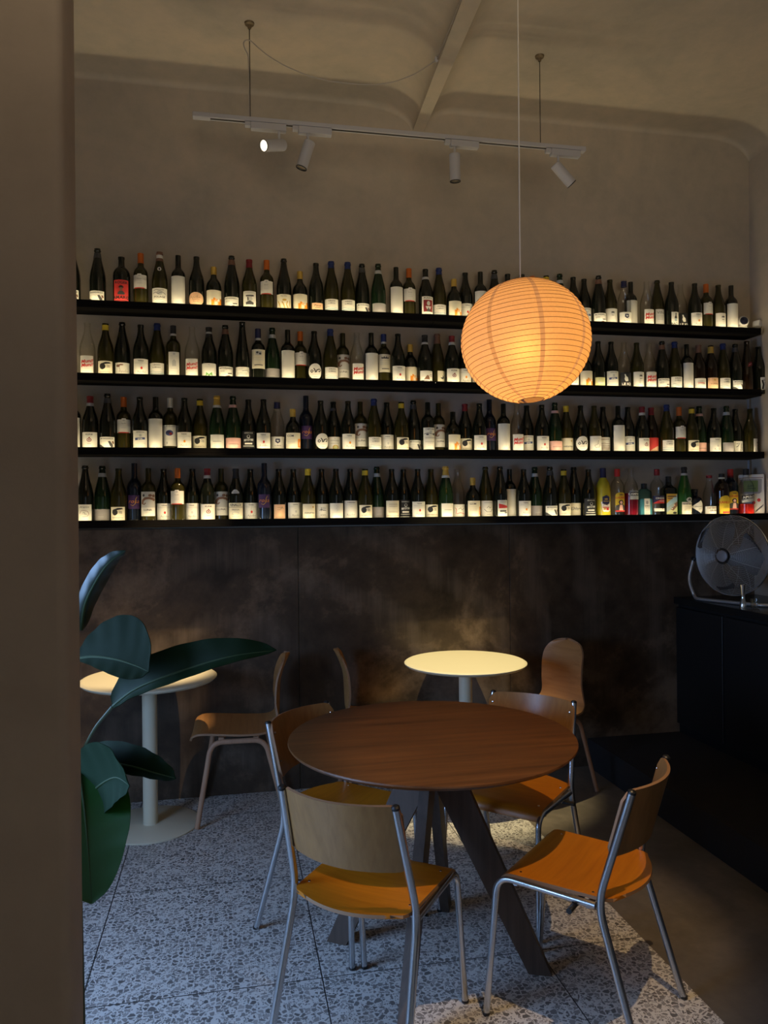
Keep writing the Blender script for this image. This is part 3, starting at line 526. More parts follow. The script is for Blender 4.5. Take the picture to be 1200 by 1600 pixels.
 'redl': ('B', 'brown', ('dred', .252), None, lambda: paper(46, 62, 'crimson') + [('p', [(-23, 0), (23, 0), (23, 28), (8, 24), (-8, 14), (-20, 4)], 'peach'), ('l', [(-6, 16), (4, 24)], 2, 'crimson')] + lines((5,), 24, 'brn'), 'brown bottle with red arched label', 'red-arch'),
 'abst': ('B', 'dark', None, None, lambda: paper(50, 50, 'w') + [('l', [(-16, 38), (-4, 40), (-10, 28), (-16, 24)], 2.4, 'dg'), ('l', [(4, 40), (2, 20), (0, 6), (6, 8), (8, 24)], 2, 'dg'), ('l', [(14, 40), (14, 26), (20, 40)], 2, 'dg')] + lines((4,), 16), 'black bottle with inky mark label', 'inky-mark'),
 'side': ('B', 'olive', None, None, lambda: [('r', -4, 0, 34, 60, 'w'), ('r', 12, 40, 24, 46, 'dg'), ('r', 14, 30, 24, 32, 'dg')], 'olive bottle with label turned aside', 'turned-label'),
 'face': ('S', 'dark', None, None, lambda: paper(46, 60, 'w') + [('t', 'Ampico', 0, 48, 6.5, dict(shear=.3), 'k'), ('l', [(-14, 26), (-10, 36), (0, 38), (10, 34), (14, 24), (8, 16), (-6, 14)], 1.2, 'dred'), ('l', [(-4, 28), (0, 32), (2, 24), (8, 22)], 1, 'k')], 'black bottle with red line-drawn face label', 'face-label'),
 'rinal': ('B', 'dark', ('k', .245), None, lambda: paper(54, 62, 'cream') + [('t', 'RINALDI', 0, 50, 9, dict(bold=.04, wx=.8), 'dg'), ('l', [(-26, 46), (26, 46)], 1.4, 'dg'), ('t', 'FREISA', 0, 33, 6, {}, 'dg'), ('e', 0, 22, 12, 6, 'lg'), ('e', 0, 22, 10, 4.6, 'cream')] + lines((8,), 26, 'dg'), 'tall black bottle with shoulder tag and cream label', 'shoulder-tag'),
 'smallc': ('B', 'dark', None, None, lambda: [('r', -20, 0, 20, 55, 'peach'), ('l', [(4, 38), (8, 46), (12, 38)], 1.6, 'dg')] + lines((42, 34), 12, 'brn', -2) + lines((5,), 26, 'brn'), 'black bottle with small beige label', 'small-beige'),
 'tree': ('B', 'dark', None, None, lambda: paper(52, 56, 'w') + [('l', [(-12, 30), (-6, 34), (0, 30), (10, 30)], 2, 'dg'), ('l', [(-6, 28), (-6, 42)], 2, 'dg'), ('e', 2, 38, 8, 6, 'lg')] + [('t', 'ISTEMI', 0, 10, 4.4, {}, 'dg')], 'black bottle with small sketch label', 'sketch-label'),
 'figure': ('B', 'dark', None, None, lambda: paper(52, 58, 'w') + [('l', [(-2, 50), (4, 44), (-2, 38), (4, 32), (0, 26)], 1.2, 'lg')] + lines((20, 12, 10), 34), 'black bottle with faint figure label', 'faint-figure'),
 'tara': ('B', 'dark', None, None, lambda: paper(54, 68, 'w') + [('t', 'TARDEA', 0, 58, 5.4, B1, 'dg')] + lines((52,), 34) + lines((44,), 8) + scrib(-2, 10, 13), 'black bottle with empty signature label', 'signature-label'),
 'tallc': ('B', 'dark', None, None, lambda: paper(54, 68, 'cream') + lines((54, 50, 44), 32, 'brn') + lines((24, 20), 34, 'brn') + lines((8,), 44, 'brn'), 'black bottle with beige text label', 'beige-text'),
 'redfr': ('B', 'clear', None, None, lambda: paper(54, 50, 'w') + [('l', [(-20, 36), (-14, 30), (-16, 12)], 1.6, 'red'), ('l', [(-8, 30), (0, 36), (4, 26), (14, 34)], 1.8, 'dg'), ('l', [(-14, 12), (0, 16), (16, 10)], 1.8, 'red')] + lines((42,), 30), 'clear bottle with red-edged sketch label', 'red-sketch'),
 'redt': ('S', 'dark', None, None, lambda: [('r', -20, 0, 20, 66, 'w'), ('p', [(-16, 52), (18, 42), (18, 34), (-16, 32)], 'crimson'), ('r', -12, 18, 12, 24, 'dg'), ('r', 4, 12, 16, 16, 'dg')] + lines((58,), 30, 'dg'), 'black bottle with red wedge label', 'red-wedge'),
 'swirl': ('S', 'olive', None, None, lambda: paper(54, 64, 'w') + lines((56,), 30, 'dg') + [('l', [(-16, 30), (-6, 18), (8, 18), (16, 30)], 1.6, 'dg'), ('l', [(-6, 34), (0, 42), (4, 34), (10, 38)], 1.6, 'dg')] + lines((8,), 14, 'dg'), 'olive bottle with swirl drawing label', 'swirl-label'),
 'oltre': ('S', 'dark', None, None, lambda: [('r', -23, 0, 23, 52, 'cream'), ('l', [(-20, 28), (24, 30)], 1, 'dg'), ('t', 'Oltre', 0, 22, 14, dict(shear=.3), 'dg')] + lines((8,), 22), 'black bottle with long-scripted cream label', 'long-script'),
 'plain': ('B', 'dark', None, None, lambda: paper(52, 60, 'w') + lines((48, 30, 24), 32), 'black bottle with plain lined label', 'lined-label'),
 # spirits
 'limon': ('L', 'yel', ('navy', .248), None, lambda: [('p', [(-16, 30), (-22, 82), (22, 82), (22, 30), (10, 22), (-12, 22)], 'w'), ('p', [(-17, 112), (0, 122), (17, 112), (17, 72), (0, 62), (-17, 72)], 'navy'), ('e', 0, 98, 8, 4, 'gold'), ('r', -12, 84, 12, 87, 'gold'), ('r', -16, 48, 16, 52, 'red'), ('l', [(-14, 60), (-4, 72), (4, 60), (14, 74)], 2, 'brn'), ('r', -12, 34, -2, 46, 'gold'), ('r', 0, 32, 12, 46, 'red')], 'opaque yellow lemon liqueur bottle with navy cap', 'yellow'),
 'lucc': ('U', 'clear', ('red', .255), None, 'LUC', 'clear bottle with red cap and yellow portrait label', 'clear-portrait'),
 'campari': ('L', 'clear', None, None, lambda: [('r', -26, 88, 28, 94, 'lg'), ('r', -28, 64, 28, 88, 'dg'), ('t', 'CAMPARI', 0, 69, 13, dict(bold=.04, wx=.82), 'w'), ('r', -24, 42, 26, 64, 'lg')], 'clear bottle half full of dark red liquor', 'dark-red-liquor'),
 'gin': ('G', 'blue', ('k', .180), None, None, 'square pale blue bottle with black cap', 'pale-blue'),
 'cinz': ('U', 'clear', ('dred', .262), None, lambda: [('r', -40, 72, 40, 118, 'navy'), ('p', [(-40, 72), (40, 72), (40, 98), (-10, 92)], 'crimson'), ('t', 'CINZANO', 2, 98, 11, dict(bold=.04, wx=.8), 'w'), ('r', -10, 84, 30, 88, 'lg'), ('r', -34, 24, 34, 42, 'w'), ('e', 6, 40, 3, 3, 'brn')] + lines((32,), 30, 'brn'), 'clear bottle with navy and red band label', 'navy-red-band'),
 'capo': ('F', 'dark', ('k', .222), None, None, 'broad black flask with seaside picture label', 'seaside'),
 'fernet': ('S', 'bgreen', ('k', .275), ('lg', .262, .275), lambda: paper(64, 74, 'cream') + [('e', 4, 88, 17, 15, 'lg'), ('p', [(-8, 84), (2, 98), (12, 92), (14, 82)], 'dg'), ('t', 'FERNET-BRANCA', 0, 58, 9, dict(bold=.04, wx=.62), 'dg'), ('r', -32, 70, 32, 71, 'dg')] + lines((46, 40, 30, 22), 44, 'brn') + lines((10,), 30, 'brn'), 'bright green bottle with beige printed label', 'bright-green'),
 'hend': ('H', 'navy', ('k', .160), None, lambda: [('p', [(-34, 44), (12, 84), (30, 60), (30, 24), (12, 4)], 'w'), ('t', "HENDRICK'S", 2, 42, 7, dict(bold=.03, wx=.75), 'dg'), ('t', 'GIN', 8, 28, 6, {}, 'dg')] + lines((56, 22), 18), 'squat black flask bottle with pointed white label', 'pointed-label'),
 'demon': ('D', 'clear', ('dred', .246), None, lambda: [('r', -34, 0, 34, 46, 'w'), ('t', 'THE DEMON', 0, 32, 8, dict(bold=.04, wx=.8), 'brn'), ('t', 'GIN 8008', 6, 16, 10, dict(bold=.05, wx=.7), 'dg')], 'clear cone-necked bottle with low white label', 'cone-necked'),
 'kahlua': ('K', 'brown', ('k', .25), ('cream', .240, .250), lambda: [('p', [(-28, 0), (28, 0), (28, 84)] + [(28 * math.cos(a), 84 + 28 * math.sin(a)) for a in [math.pi * i / 10 for i in range(1, 10)]] + [(-28, 84)], 'yel'), ('t', 'KAHLUA', 0, 64, 14, dict(bold=.04, wx=.8), 'red'), ('t', 'COFFEE', 4, 42, 6, {}, 'brn'), ('t', 'LIQUEUR', 4, 34, 6, {}, 'brn'), ('r', -14, 2, 24, 14, 'red')], 'round black bottle with arched yellow label', 'yellow-arch'),
 'lucd': ('A', 'navy', ('red', .262), ('dred', .250, .262), 'LUC', 'black bottle with red cap and yellow portrait label', 'black-portrait'),
 'aperol': ('A', 'clear', ('k', .262), ('lg', .250, .264), lambda: [('p', [(-38, 88), (38, 100), (38, 124), (-38, 112)], 'k'), ('t', 'APEROL', 0, 97, 15, dict(bold=.05, wx=.9, rot=8), 'w'), ('p', [(-38, 68), (38, 80), (38, 98), (-38, 86)], 'lg')], 'clear bottle of red aperitif with black slanted band', 'red-aperitif'),
}
def L_luc(): 
    return [('p', [(-26, 0), (26, 0), (26, 96)] + [(26 * math.cos(a), 96 + 20 * math.sin(a)) for a in [math.pi * i / 10 for i in range(1, 10)]] + [(-26, 96)], 'yel'), ('r', -26, 0, 26, 8, 'red'), ('p', [(-26, 8), (26, 8), (24, 36), (10, 44), (-10, 44), (-24, 36)], 'dg'), ('p', [(-10, 8), (10, 8), (6, 42), (-6, 42)], 'pink'), ('e', 0, 56, 12, 14, 'k'), ('e', 0, 55, 6.5, 9, 'pink'), ('t', 'LUCANO', 0, 78, 12, dict(bold=.04, wx=.75), 'red'), ('r', -8, 98, 8, 104, 'brn')]
ROWS = [
 "113:mong 153:mong 190.3:roger 220.4:orange 250:folage 279:blank 307.6:peach 334.3:castle 362.5:mong2 390:hat 417.2:orange 444:horse 469:castle 494.2:smallp 518:croci 543.7:croci 566.7:mong 591.4:grey 619.3:blank 640:orange 665.3:redfig 687.3:croci 708.4:castle 729.5:terre 751:blank 773:mong 794.4:spsr 816:plain 835:orange 854:lemon 875:grey 896:terre 915.7:spsr 934.7:mong2 954.7:miro 973.3:shield 990.5:blank 1010.7:muni 1029.9:vin 1047.5:botdraw 1066.7:leici 1084.8:terreo 1103.5:orange 1122.7:miro 1142.7:blank",
 "137:muni 165.4:lemon 190.7:flower 220.5:terre 245.7:croci 271.3:narrow 300.7:muni 327:greenm 352.6:mong2 379.2:flute 403.8:logosq 426.3:grey 450:blank 470.3:orange 491.4:round 516.7:croci 537.3:luna 557.9:muni 580.4:blank 601:bluegrey 621:terre 642.8:castle 663.8:mount 685:browns 705.5:kune 727:terreo 748:plain 769:tara 790:grey 811:blank 832:terre 852:mong 872:croci 890:terre 907.5:castle 927.5:moss 945.9:spsr 965.3:leici 984.5:miro 1004.8:muni 1025.3:mong2 1045.9:croci 1064:blank 1082:redtx 1102:torino 1121.3:croci 1138.7:mong 1153.5:slender 1173:lean",
 "115:blank 141.5:kune 168.7:mong 192.9:orange 219:spsr 243.8:blank 265.8:bluebl 288.8:terreo 312.6:lemon 339.6:goldw 364.6:pinkl 388.8:blackl 411:terre 434:shield 458:castlec 479.5:tall 501.5:round 522.6:seal 544.3:terreo 564.8:luna 584.5:croci 606:terrek 626:lemon 648:mong 668.8:draw 687.7:luna 708:castleb 729:lemonr 749:terre 767.8:tall 787:blank 808:muni 827:spsr 847:terre 867.9:pinkl 888:script 907.3:round 928.8:curl 947:brownt 966:blank 984.4:spsr 1003.6:kune 1022:redl 1042:croci 1061.5:orange 1077.8:lemon 1097.4:pinkl 1115.6:terrek 1135.4:grey 1153.4:abst 1172.4:side",
 "133.8:face 159.5:grey 186:lemonn 209.5:tall 232.5:luna 255.7:terre 278.3:orange 301:terrek 324.5:kune 346:luna 369:rinal 392:terre 413.5:tall 436.4:smallc 459.7:terrek 481.7:script 503.9:tree 525:figure 548:tara 569:lemon 591:grey 612.5:tallc 633:blackl 653:terre 674.8:lemonn 695.5:goldw 717:redfr 739:castlec 760.5:swirl 780.8:redt 799.5:blank 818.6:terreo 838.7:grey 859.8:mong 881.3:lemon 900.5:oltre 919.8:blackl 942.8:limon 964.9:lucc 986:campari 1006.5:gin 1026.8:cinz 1047.5:capo 1069.5:fernet 1089:hend 1108.5:demon 1128:kahlua 1147:lucd 1166:aperol",
]
LIPPX = [(150, 471, 1190, 511.5), (125, 584.4, 1190, 607.3), (125, 700.3, 1194, 705), (125, 815, 1200, 801)]
LIQ = {'campari': (.155, (.13, .004, .012)), 'aperol': (.085, (.36, .014, .008)), 'gin': (.120, (.06, .25, .31)), 'cinz': (.02, (.5, .5, .45))}
_proto = {}
LABY = {'orange': .108, 'luna': .046, 'bluegrey': .080, 'logosq': .078, 'bluebl': .040, 'roger': .030, 'tall': .085, 'draw': .030, 'limon': .022, 'lucc': .044, 'lucd': .050, 'campari': .075, 'cinz': .020, 'slender': .0, 'aperol': .024, 'tallc': .024}
def proto(kind):
    """first bottle of a kind: glass body, label, capsule, collar, liquid"""
    sh, gl, cap, band, lab, words_, _ = KIND[kind]
    t = thing('wine_bottle' if kind not in SPIRITS else 'liquor_bottle', words_, 'bottle')
    link('glass_body', body_mesh(sh, gl), t)
    zl = LABY.get(kind, .0255)
    if lab == 'LUC': lab = L_luc
    if kind == 'gin':
        ops = [('r', -17, 0, 21, 108, 'w'), ('e', 2, 84, 9, 12, 'lg'), ('e', 2, 84, 6.5, 9, 'grey'), ('t', 'BOMBAY', 2, 60, 6, dict(bold=.04, wx=.9), 'k'), ('t', 'DRY GIN', 2, 50, 4.6, {}, 'dg')] + lines((42, 36, 26, 16), 22, 'brn', 2)
        link('label', decal_mesh('label', ops, None, .014, -.0322), t)
    elif kind == 'capo':
        ops = [('r', -40, 0, 40, 132, 'gold'), ('p', [(-40, 20), (-40, 74), (40, 128), (40, 62)], 'sky'), ('p', [(-40, 20), (-40, 48), (40, 92), (40, 62)], 'teal'), ('p', [(-40, 0), (40, 0), (40, 62), (-40, 20)], 'yg'), ('p', [(-12, 36), (0, 52), (10, 50), (18, 72), (40, 84), (40, 58), (10, 30)], 'brn'), ('e', 0, 42, 4, 4, 'w'), ('e', 18, 62, 4, 5, 'peach'), ('r', -34, 112, 34, 120, 'brn'), ('r', -34, 100, 4, 106, 'brn'), ('e', 20, 16, 14, 7, 'k'), ('t', 'Vecchio Amaro', 0, 113, 6, dict(wx=.8), 'k')]
        link('label', decal_mesh('label', ops, None, .018, -.0299), t)
    elif lab:
        R_ = PROF[sh][4][0]
        Rf = (lambda z, s=sh: pr_at(s, z)) if kind == 'slender' else R_
        ops = lab(); wine = kind not in SPIRITS
        sx, sy = (1.68, 1.6 if 'castle' in kind else 1.40) if wine else (1.35, 1.0)
        if kind in ('slender',): sx, sy = 1.2, 1
        if kind == 'roger': sx, sy = 1.35, 1.25
        if kind in ('orange', 'tall', 'bluebl'): sx = 1.55
        link('label', decal_mesh('label', ops, Rf, zl, sx=sx, sy=sy), t)
        if kind == 'rinal': link('neck_label', decal_mesh('neck_label', [('p', [(-22, 0), (22, 0), (22, 8), (12, 18), (4, 22), (-4, 22), (-12, 18), (-22, 8)], 'w'), ('t', 'RINALDI', 0, 5, 4, {}, 'dg')], lambda z: pr_at('B', z), .163), t)
        if kind == 'demon': link('tax_strip', decal_mesh('tax_strip', [('p', [(4, 0), (10, 0), (12, 78), (5, 78)], 'dred')], lambda z: pr_at('D', z), .152), t)
        if kind == 'folage': link('neck_label', decal_mesh('neck_label', [('e', 0, 11, 14, 11, 'w'), ('e', 0, 11, 6, 7, 'dg')], lambda z: pr_at('S', z), .205), t)
    if cap: link('capsule', sleeve(sh, cap[1], PROF[sh][-1][1], pm(cap[0]), True), t)
    if band: link('collar', sleeve(sh, band[1], band[2], pm(band[0]), False, .0014), t)
    if kind in LIQ:
        top, c = LIQ[kind]; pr = [(r + .0003, z) for r, z in PROF[sh][2:] if z < top and r > .01] + [(pr_at(sh, top) + .0003, top)]
        pr = [(0, .003), (pr[0][0] - .002, .003)] + pr + [(0, top)]
        obj('liquid', MB().lathe(pr, 24, SUP.get(sh)), mat('liquor_' + kind, c, .15), t)
    return t
SPIRITS = ('limon', 'lucc', 'campari', 'gin', 'cinz', 'capo', 'fernet', 'hend', 'demon', 'kahlua', 'lucd', 'aperol')
RN = ['top', 'second', 'third', 'lowest']
ORD = ['first', 'second', 'third', 'fourth', 'fifth', 'sixth', 'seventh', 'eighth', 'ninth', 'tenth']
used = {}
for k, row in enumerate(ROWS):
    items = [(float(a.split(':')[0]), a.split(':')[1]) for a in row.split()]
    cnt = {}; tot = {}
    for _, kd in items: tot[KIND[kd][5]] = tot.get(KIND[kd][5], 0) + 1
    x0, y0_, x1, y1_ = LIPPX[k]; prev = None
    for i, (px, kd) in enumerate(items):
        py = y0_ + (y1_ - y0_) * (px - x0) / (x1 - x0)
        yb = -.086
        x = hit(px, py - 2, 1, yb).x
        rr = PROF[KIND[kd][0]][4][0]
        if prev and math.hypot(x - prev[0], yb - prev[2]) < rr + prev[1] + .0018:      # crowded: stand one a little deeper than its neighbour
            need = rr + prev[1] + .0018; dx = x - prev[0]; dy = math.sqrt(max(0, need ** 2 - dx ** 2))
            yb = prev[2] + dy if prev[2] + dy < -.048 else prev[2] - dy
            yb = max(-.093, min(-.048, yb))
            x = max(x, prev[0] + math.sqrt(max(0, need ** 2 - (yb - prev[2]) ** 2)))
        first = kd not in _proto
        if first: _proto[kd] = proto(kd)
        o = _proto[kd] if first else copy_tree(_proto[kd])
        o.location = (x, yb, SH[k][0] + .0143)
        turn = {'castleb': 14, 'lean': 8, 'side': 0}.get(kd, 0)
        o.rotation_euler = (0, rad(-3.5) if kd == 'lean' else 0, rad(random.uniform(-7, 9) + turn))
        if kd == 'lean': o.location.z += .0030; o.location.x += .014
        prev = (x, rr, yb)
        words_ = KIND[kd][5]; cnt[words_] = cnt.get(words_, 0) + 1
        nl = KIND[items[i - 1][1]][6] if i else None; nr = KIND[items[i + 1][1]][6] if i + 1 < len(items) else None
        lab = f"{words_}, {RN[k]} shelf, " + (f"between {nl} and {nr} ones" if nl and nr else (f"end bottle beside {nr} one" if nr else f"end bottle beside {nl} one"))
        if lab in used: lab = f"{words_}, {RN[k]} shelf, {ORD[cnt[words_] - 1]} such from pier"
        used[lab] = 1
        o['label'] = lab; o['category'] = 'bottle'
        o['group'] = f"{'liquor' if kd in SPIRITS else 'wine'} bottles on the {RN[k]} shelf"

# ---------------------------------------------------------------- things at the shelf ends
p = hit(1160.5, 508, 1, -.09); t = thing('security_camera', 'white round security camera with dark eye, end of the top shelf', 'security camera', (p.x, -.085, SH[0][0] + .0143), rad(-14))
obj('base', MB().lathe([(0, 0), (.034, 0), (.036, .006), (.035, .030), (.028, .046), (.018, .052), (0, .054)], 28), M_GREYW, t)
tilt = Matrix.Translation((0, 0, .076)) @ Matrix.Rotation(rad(82), 4, 'X')
h_ = MB(); h_.lathe([(0, -.036), (.02, -.033), (.033, -.018), (.037, 0), (.034, .018), (.028, .028), (.0265, .029)], 28, mtx=tilt); obj('head', h_, M_GREYW, t)
obj('lens', MB().lathe([(.0262, .026), (.024, .031), (.014, .0325), (.013, .030), (.006, .031), (0, .0335)], 28, mtx=tilt), mat('lens_black', (.008, .01, .025), .08), t)
p = hit(1182, 508, 1, -.08); t = thing('power_adapter', 'white power adapter with tangled cable beside the security camera', 'power adapter', (p.x - .01, -.10, SH[0][0] + .0143), rad(18))
obj('body', MB().box(-.022, .022, -.02, .03, .052, .088, .005, 2, Matrix.Rotation(rad(12), 4, 'Y')), M_GREYW, t)
obj('plug', MB().box(-.018, .006, -.028, .01, 0, .022, .005, 2), M_GREYW, t)
cb = MB()
for q in range(3):
    pts = [(-.02 + .014 * q, -.03, .004), (-.002 + .012 * q, -.032, .03), (.022 + .006 * q, -.026, .056 + .006 * q), (.034, .0, .074 - .01 * q), (.018, .022, .058), (-.012, .012, .030), (-.024 + .01 * q, -.012, .004)]
    cb.tube(fillet(pts, .02, 5), .0018, 6)
obj('cable', cb, M_GREYW, t)

p = hit(1184, 800, 1, -.085)
t = thing('console_panel', 'upright white panel shaped like a handheld game console, lowest shelf end', 'decoration', (3.190, -.085, SH[3][0] + .0143), rad(-48))
pw, ph_ = .150, .268
ob = MB()
outl = [(-pw / 2, 0), (pw / 2 - .03, 0), (pw / 2 - .009, .008), (pw / 2, .03), (pw / 2, ph_ - .006), (pw / 2 - .006, ph_), (-pw / 2 + .006, ph_), (-pw / 2, ph_ - .006)]
ob.rings([[Vector((x, y, z)) for x, z in outl] for y in (0, .022)])
obj('body', ob, mat('warm_white_plastic', (.74, .69, .62), .45), t)
ops = [('r', -68, 245, 68, 249, 'brn'), ('p', [(-62, 148), (48, 148), (60, 158), (62, 240), (-62, 240)], 'grey'), ('r', -44, 160, 40, 230, 'sgreen'), ('t', 'Liza', -4, 192, 16, dict(shear=.35), 'k'), ('t', 'Gameria', 2, 178, 10, dict(shear=.35), 'k'),
       ('t', 'OTS', -38, 138, 6, dict(bold=.03, wx=.8), 'dg'), ('e', 14, 92, 10, 11, 'crimson'), ('e', 44, 108, 10, 11, 'crimson'), ('l', [(-36, 46), (-24, 58)], 4, 'dg'), ('l', [(-10, 48), (6, 58)], 4, 'dg')] + [('l', [(22 + 7 * i, 30 + 6 * i), (34 + 7 * i, 50 + 6 * i)], 3.4, 'dg') for i in range(6)]
link('printed_face', decal_mesh('printed_face', ops, None, 0, 0), t)

# ---------------------------------------------------------------- track lights
TY, TZ = -.60, None
ta, tb = hit(305, 183, 1, TY), hit(912, 238, 1, TY); TZ = (ta.z + tb.z) / 2
t = thing('track_rail', 'white lighting track hung on two thin rods', 'track', (0, TY, TZ))
rl = MB(); rl.box(ta.x, tb.x, -.0175, .0175, 0, .020, .001, 1); obj('rail', rl, M_WHITE, t)
obj('groove', MB().box(ta.x + .07, tb.x - .03, -.006, .006, -.0006, .001), M_BLACKPL, t)['label'] = 'black contact slot'
obj('end_cap', MB().box(ta.x - .012, ta.x + .07, -.019, .019, -.003, .022, .003, 1), M_WHITE, t)
obj('end_cap', MB().box(tb.x - .025, tb.x + .006, -.019, .019, -.003, .022, .003, 1), M_WHITE, t)
for px, top in ((391, 38), (844, 93)):
    x = hit(px, 180, 1, TY).x; zc = ceil_z(x, TY)
    r_ = MB(); r_.tube([(x, 0, .015), (x, 0, zc - TZ)], .0022, 8)
    ro = obj('suspension_rod', r_, M_BLACKPL, t)
    obj('ceiling_canopy', MB().lathe([(0, -.03), (.008, -.028), (.010, -.012), (.022, -.008), (.024, 0), (0, 0)], 20, mtx=Matrix.Translation((x, 0, zc - TZ))), mat('dull_bronze', (.18, .14, .09), .5, .6), ro)
def track_spot(pxa, pxb, piv, dirv, on, label, flip=False):
    xa, xb, xp = (hit(q, 205, 1, TY).x for q in (pxa, pxb, piv))
    t = thing('track_spotlight', label, 'spotlight', (xp, TY, TZ), 0, 'cylinder spotlights on the ceiling track')
    obj('adapter', MB().box(xa - xp, xb - xp, -.017, .017, -.034, -.001, .002, 1), M_WHITE, t)
    ex = (xb if flip else xa) - xp; obj('latch', MB().box(min(ex, ex + (.028 if flip else -.028)), max(ex, ex + (.028 if flip else -.028)), -.014, .014, -.022, -.001, .002, 1), M_WHITE, t)
    obj('stem', MB().tube([(0, 0, -.03), (0, 0, -.088)], .0065, 12), M_WHITE, t)
    d = Vector(dirv).normalized(); base = Vector((0, 0, -.098)) - d * .030
    m_ = Matrix.Translation(base) @ d.to_track_quat('Z', 'Y').to_matrix().to_4x4()
    L = .135; obj('barrel', MB().lathe([(0, 0), (.024, 0), (.0275, .004), (.0275, L), (.0262, L + .001), (.0255, L - .004), (.020, L - .022), (0, L - .022)], 28, mtx=m_), M_WHITE, t)
    obj('trim_ring', MB().lathe([(.0272, L - .003), (.0282, L), (.0272, L + .0025), (.0252, L + .002), (.0252, L - .003), (.0272, L - .003)], 28, mtx=m_, caps=False), M_BLACKPL, t)
    em = bpy.data.materials.get('lamp_on' if on else 'lamp_off')
    if not em:
        em = mat('lamp_on' if on else 'lamp_off', (.8, .75, .6), .2)
        if on: em.node_tree.nodes['Principled BSDF'].inputs['Emission Color'].default_value = (1, .86, .62, 1); em.node_tree.nodes['Principled BSDF'].inputs['Emission Strength'].default_value = 2.5
        else: em.node_tree.nodes['Principled BSDF'].inputs['Metallic'].default_value = .9
    obj('lens', MB().lathe([(0, L - .012), (.0225, L - .012), (.0235, L - .003), (.014, L - .005), (0, L - .006)], 24, mtx=m_), em, t)
    tip = Vector((xp, TY, TZ)) + base + d * (L + .012)
    return tip, d
def cdir(r_, u_, f_): return rt * r_ + up * u_ + fwd * f_
tips = [track_spot(392, 447, 436, cdir(-.60, -.36, -.71), True, 'track spotlight nearest the pier, tilted sideways and shining'),
        track_spot(466, 518, 481, Vector((-.85, .13, -2.6)), False, 'second track spotlight from the pier, pointing almost straight down'),
        track_spot(703, 747, 710, Vector((.05, .10, -1)), False, 'upright track spotlight between the rib and the lantern cord'),
        track_spot(860, 905, 872, cdir(.50, -.50, .12), False, 'track spotlight beyond the lantern cord, tilted toward the counter')]
spot('spot_near_pier', tips[0][0], tips[0][0] + tips[0][1], 3, 24, .6)
spot('spot_left_table', tips[1][0], (-.50, -.22, .74), 480, 10.2, .6, (1, .72, .40))
spot('spot_right_table', tips[2][0], (1.25, -.36, .74), 370, 13, .6, (1, .80, .42))
spot('spot_counter', tips[3][0], tips[3][0] + tips[3][1], 2, 20, .6)
# power cord of the track: up the rod, a loop, a sag to the rib, then along the rib
def on_ceil(px, py):
    d = ray(px, py); s = 2.0
    while s < 6:
        q = CP + d * s
        if q.z >= ceil_z(q.x, q.y) - .002 or q.y > -.002: return q
        s += .004
    return q
t = thing('lighting_cord', 'grey cord sagging from the track rod to the ceiling rib', 'cord', (0, 0, 0))
xr_ = hit(391, 180, 1, TY).x
pts = [Vector((xr_ - .004, TY - .004, TZ + .02)), hit(389, 130, 1, TY - .004), hit(388, 86, 1, TY - .005)]
pts += [hit(382, 76, 1, TY - .01), hit(380, 67, 1, TY - .01), hit(384, 62, 1, TY - .01), hit(391, 63, 1, TY - .008)]
pA = hit(391, 63, 1, TY - .008); pB = on_ceil(683, 91); pB.x = min(pB.x, rx0(pB.y) - .006)
for px, py in ((404, 75), (420, 88), (445, 103), (480, 118), (515, 127), (560, 132), (590, 132.5), (620, 127), (650, 115), (670, 102)):
    f_ = (px - 391) / (683 - 391); pts.append(hit(px, py, 1, pA.y + (pB.y - pA.y) * f_))
pts.append(pB + Vector((-.003, 0, -.01)))
obj('cord', MB().tube(fillet(pts, .03, 3), .0028, 8), M_CORD, t)
rp = [pB + Vector((0, 0, -.008))]
for y in (-.3, -.6, -1.0, -1.5): rp.append(Vector((rx0(pB.y + y) - .004, pB.y + y, Z0 + .010)))
obj('cord_along_rib', MB().tube(rp, .0028, 8), M_CORD, t)
obj('cord_clip', MB().box(pB.x - .012, pB.x + .006, pB.y - .008, pB.y + .008, pB.z - .016, pB.z + .004, .002, 1), M_WHITE, t)

# ---------------------------------------------------------------- paper lantern
LC = dep(821, 533.5, 2.78); RL = 100.5 / 1200 * 2.78 * .998
LZ = .952
t = thing('paper_lantern', 'glowing round orange paper lantern hanging on a cord over the table', 'lantern', LC)
t.rotation_euler = (Matrix.Rotation(rad(-5), 3, rt) @ Matrix.Rotation(rad(4.0), 3, -fwd)).to_euler()
pap = bpy.data.materials.new('lantern_paper'); pap.use_nodes = True; N = pap.node_tree.nodes; N.clear(); L = pap.node_tree.links
out = N.new('ShaderNodeOutputMaterial'); tr = N.new('ShaderNodeBsdfTranslucent'); df = N.new('ShaderNodeBsdfDiffuse'); mx = N.new('ShaderNodeMixShader'); mx.inputs[0].default_value = .30
nz = N.new('ShaderNodeTexNoise'); nz.inputs['Scale'].default_value = 60; nz.inputs['Detail'].default_value = 4; rp_ = N.new('ShaderNodeValToRGB')
rp_.color_ramp.elements[0].position = .3; rp_.color_ramp.elements[0].color = (.78, .66, .50, 1); rp_.color_ramp.elements[1].position = .7; rp_.color_ramp.elements[1].color = (.86, .74, .58, 1)
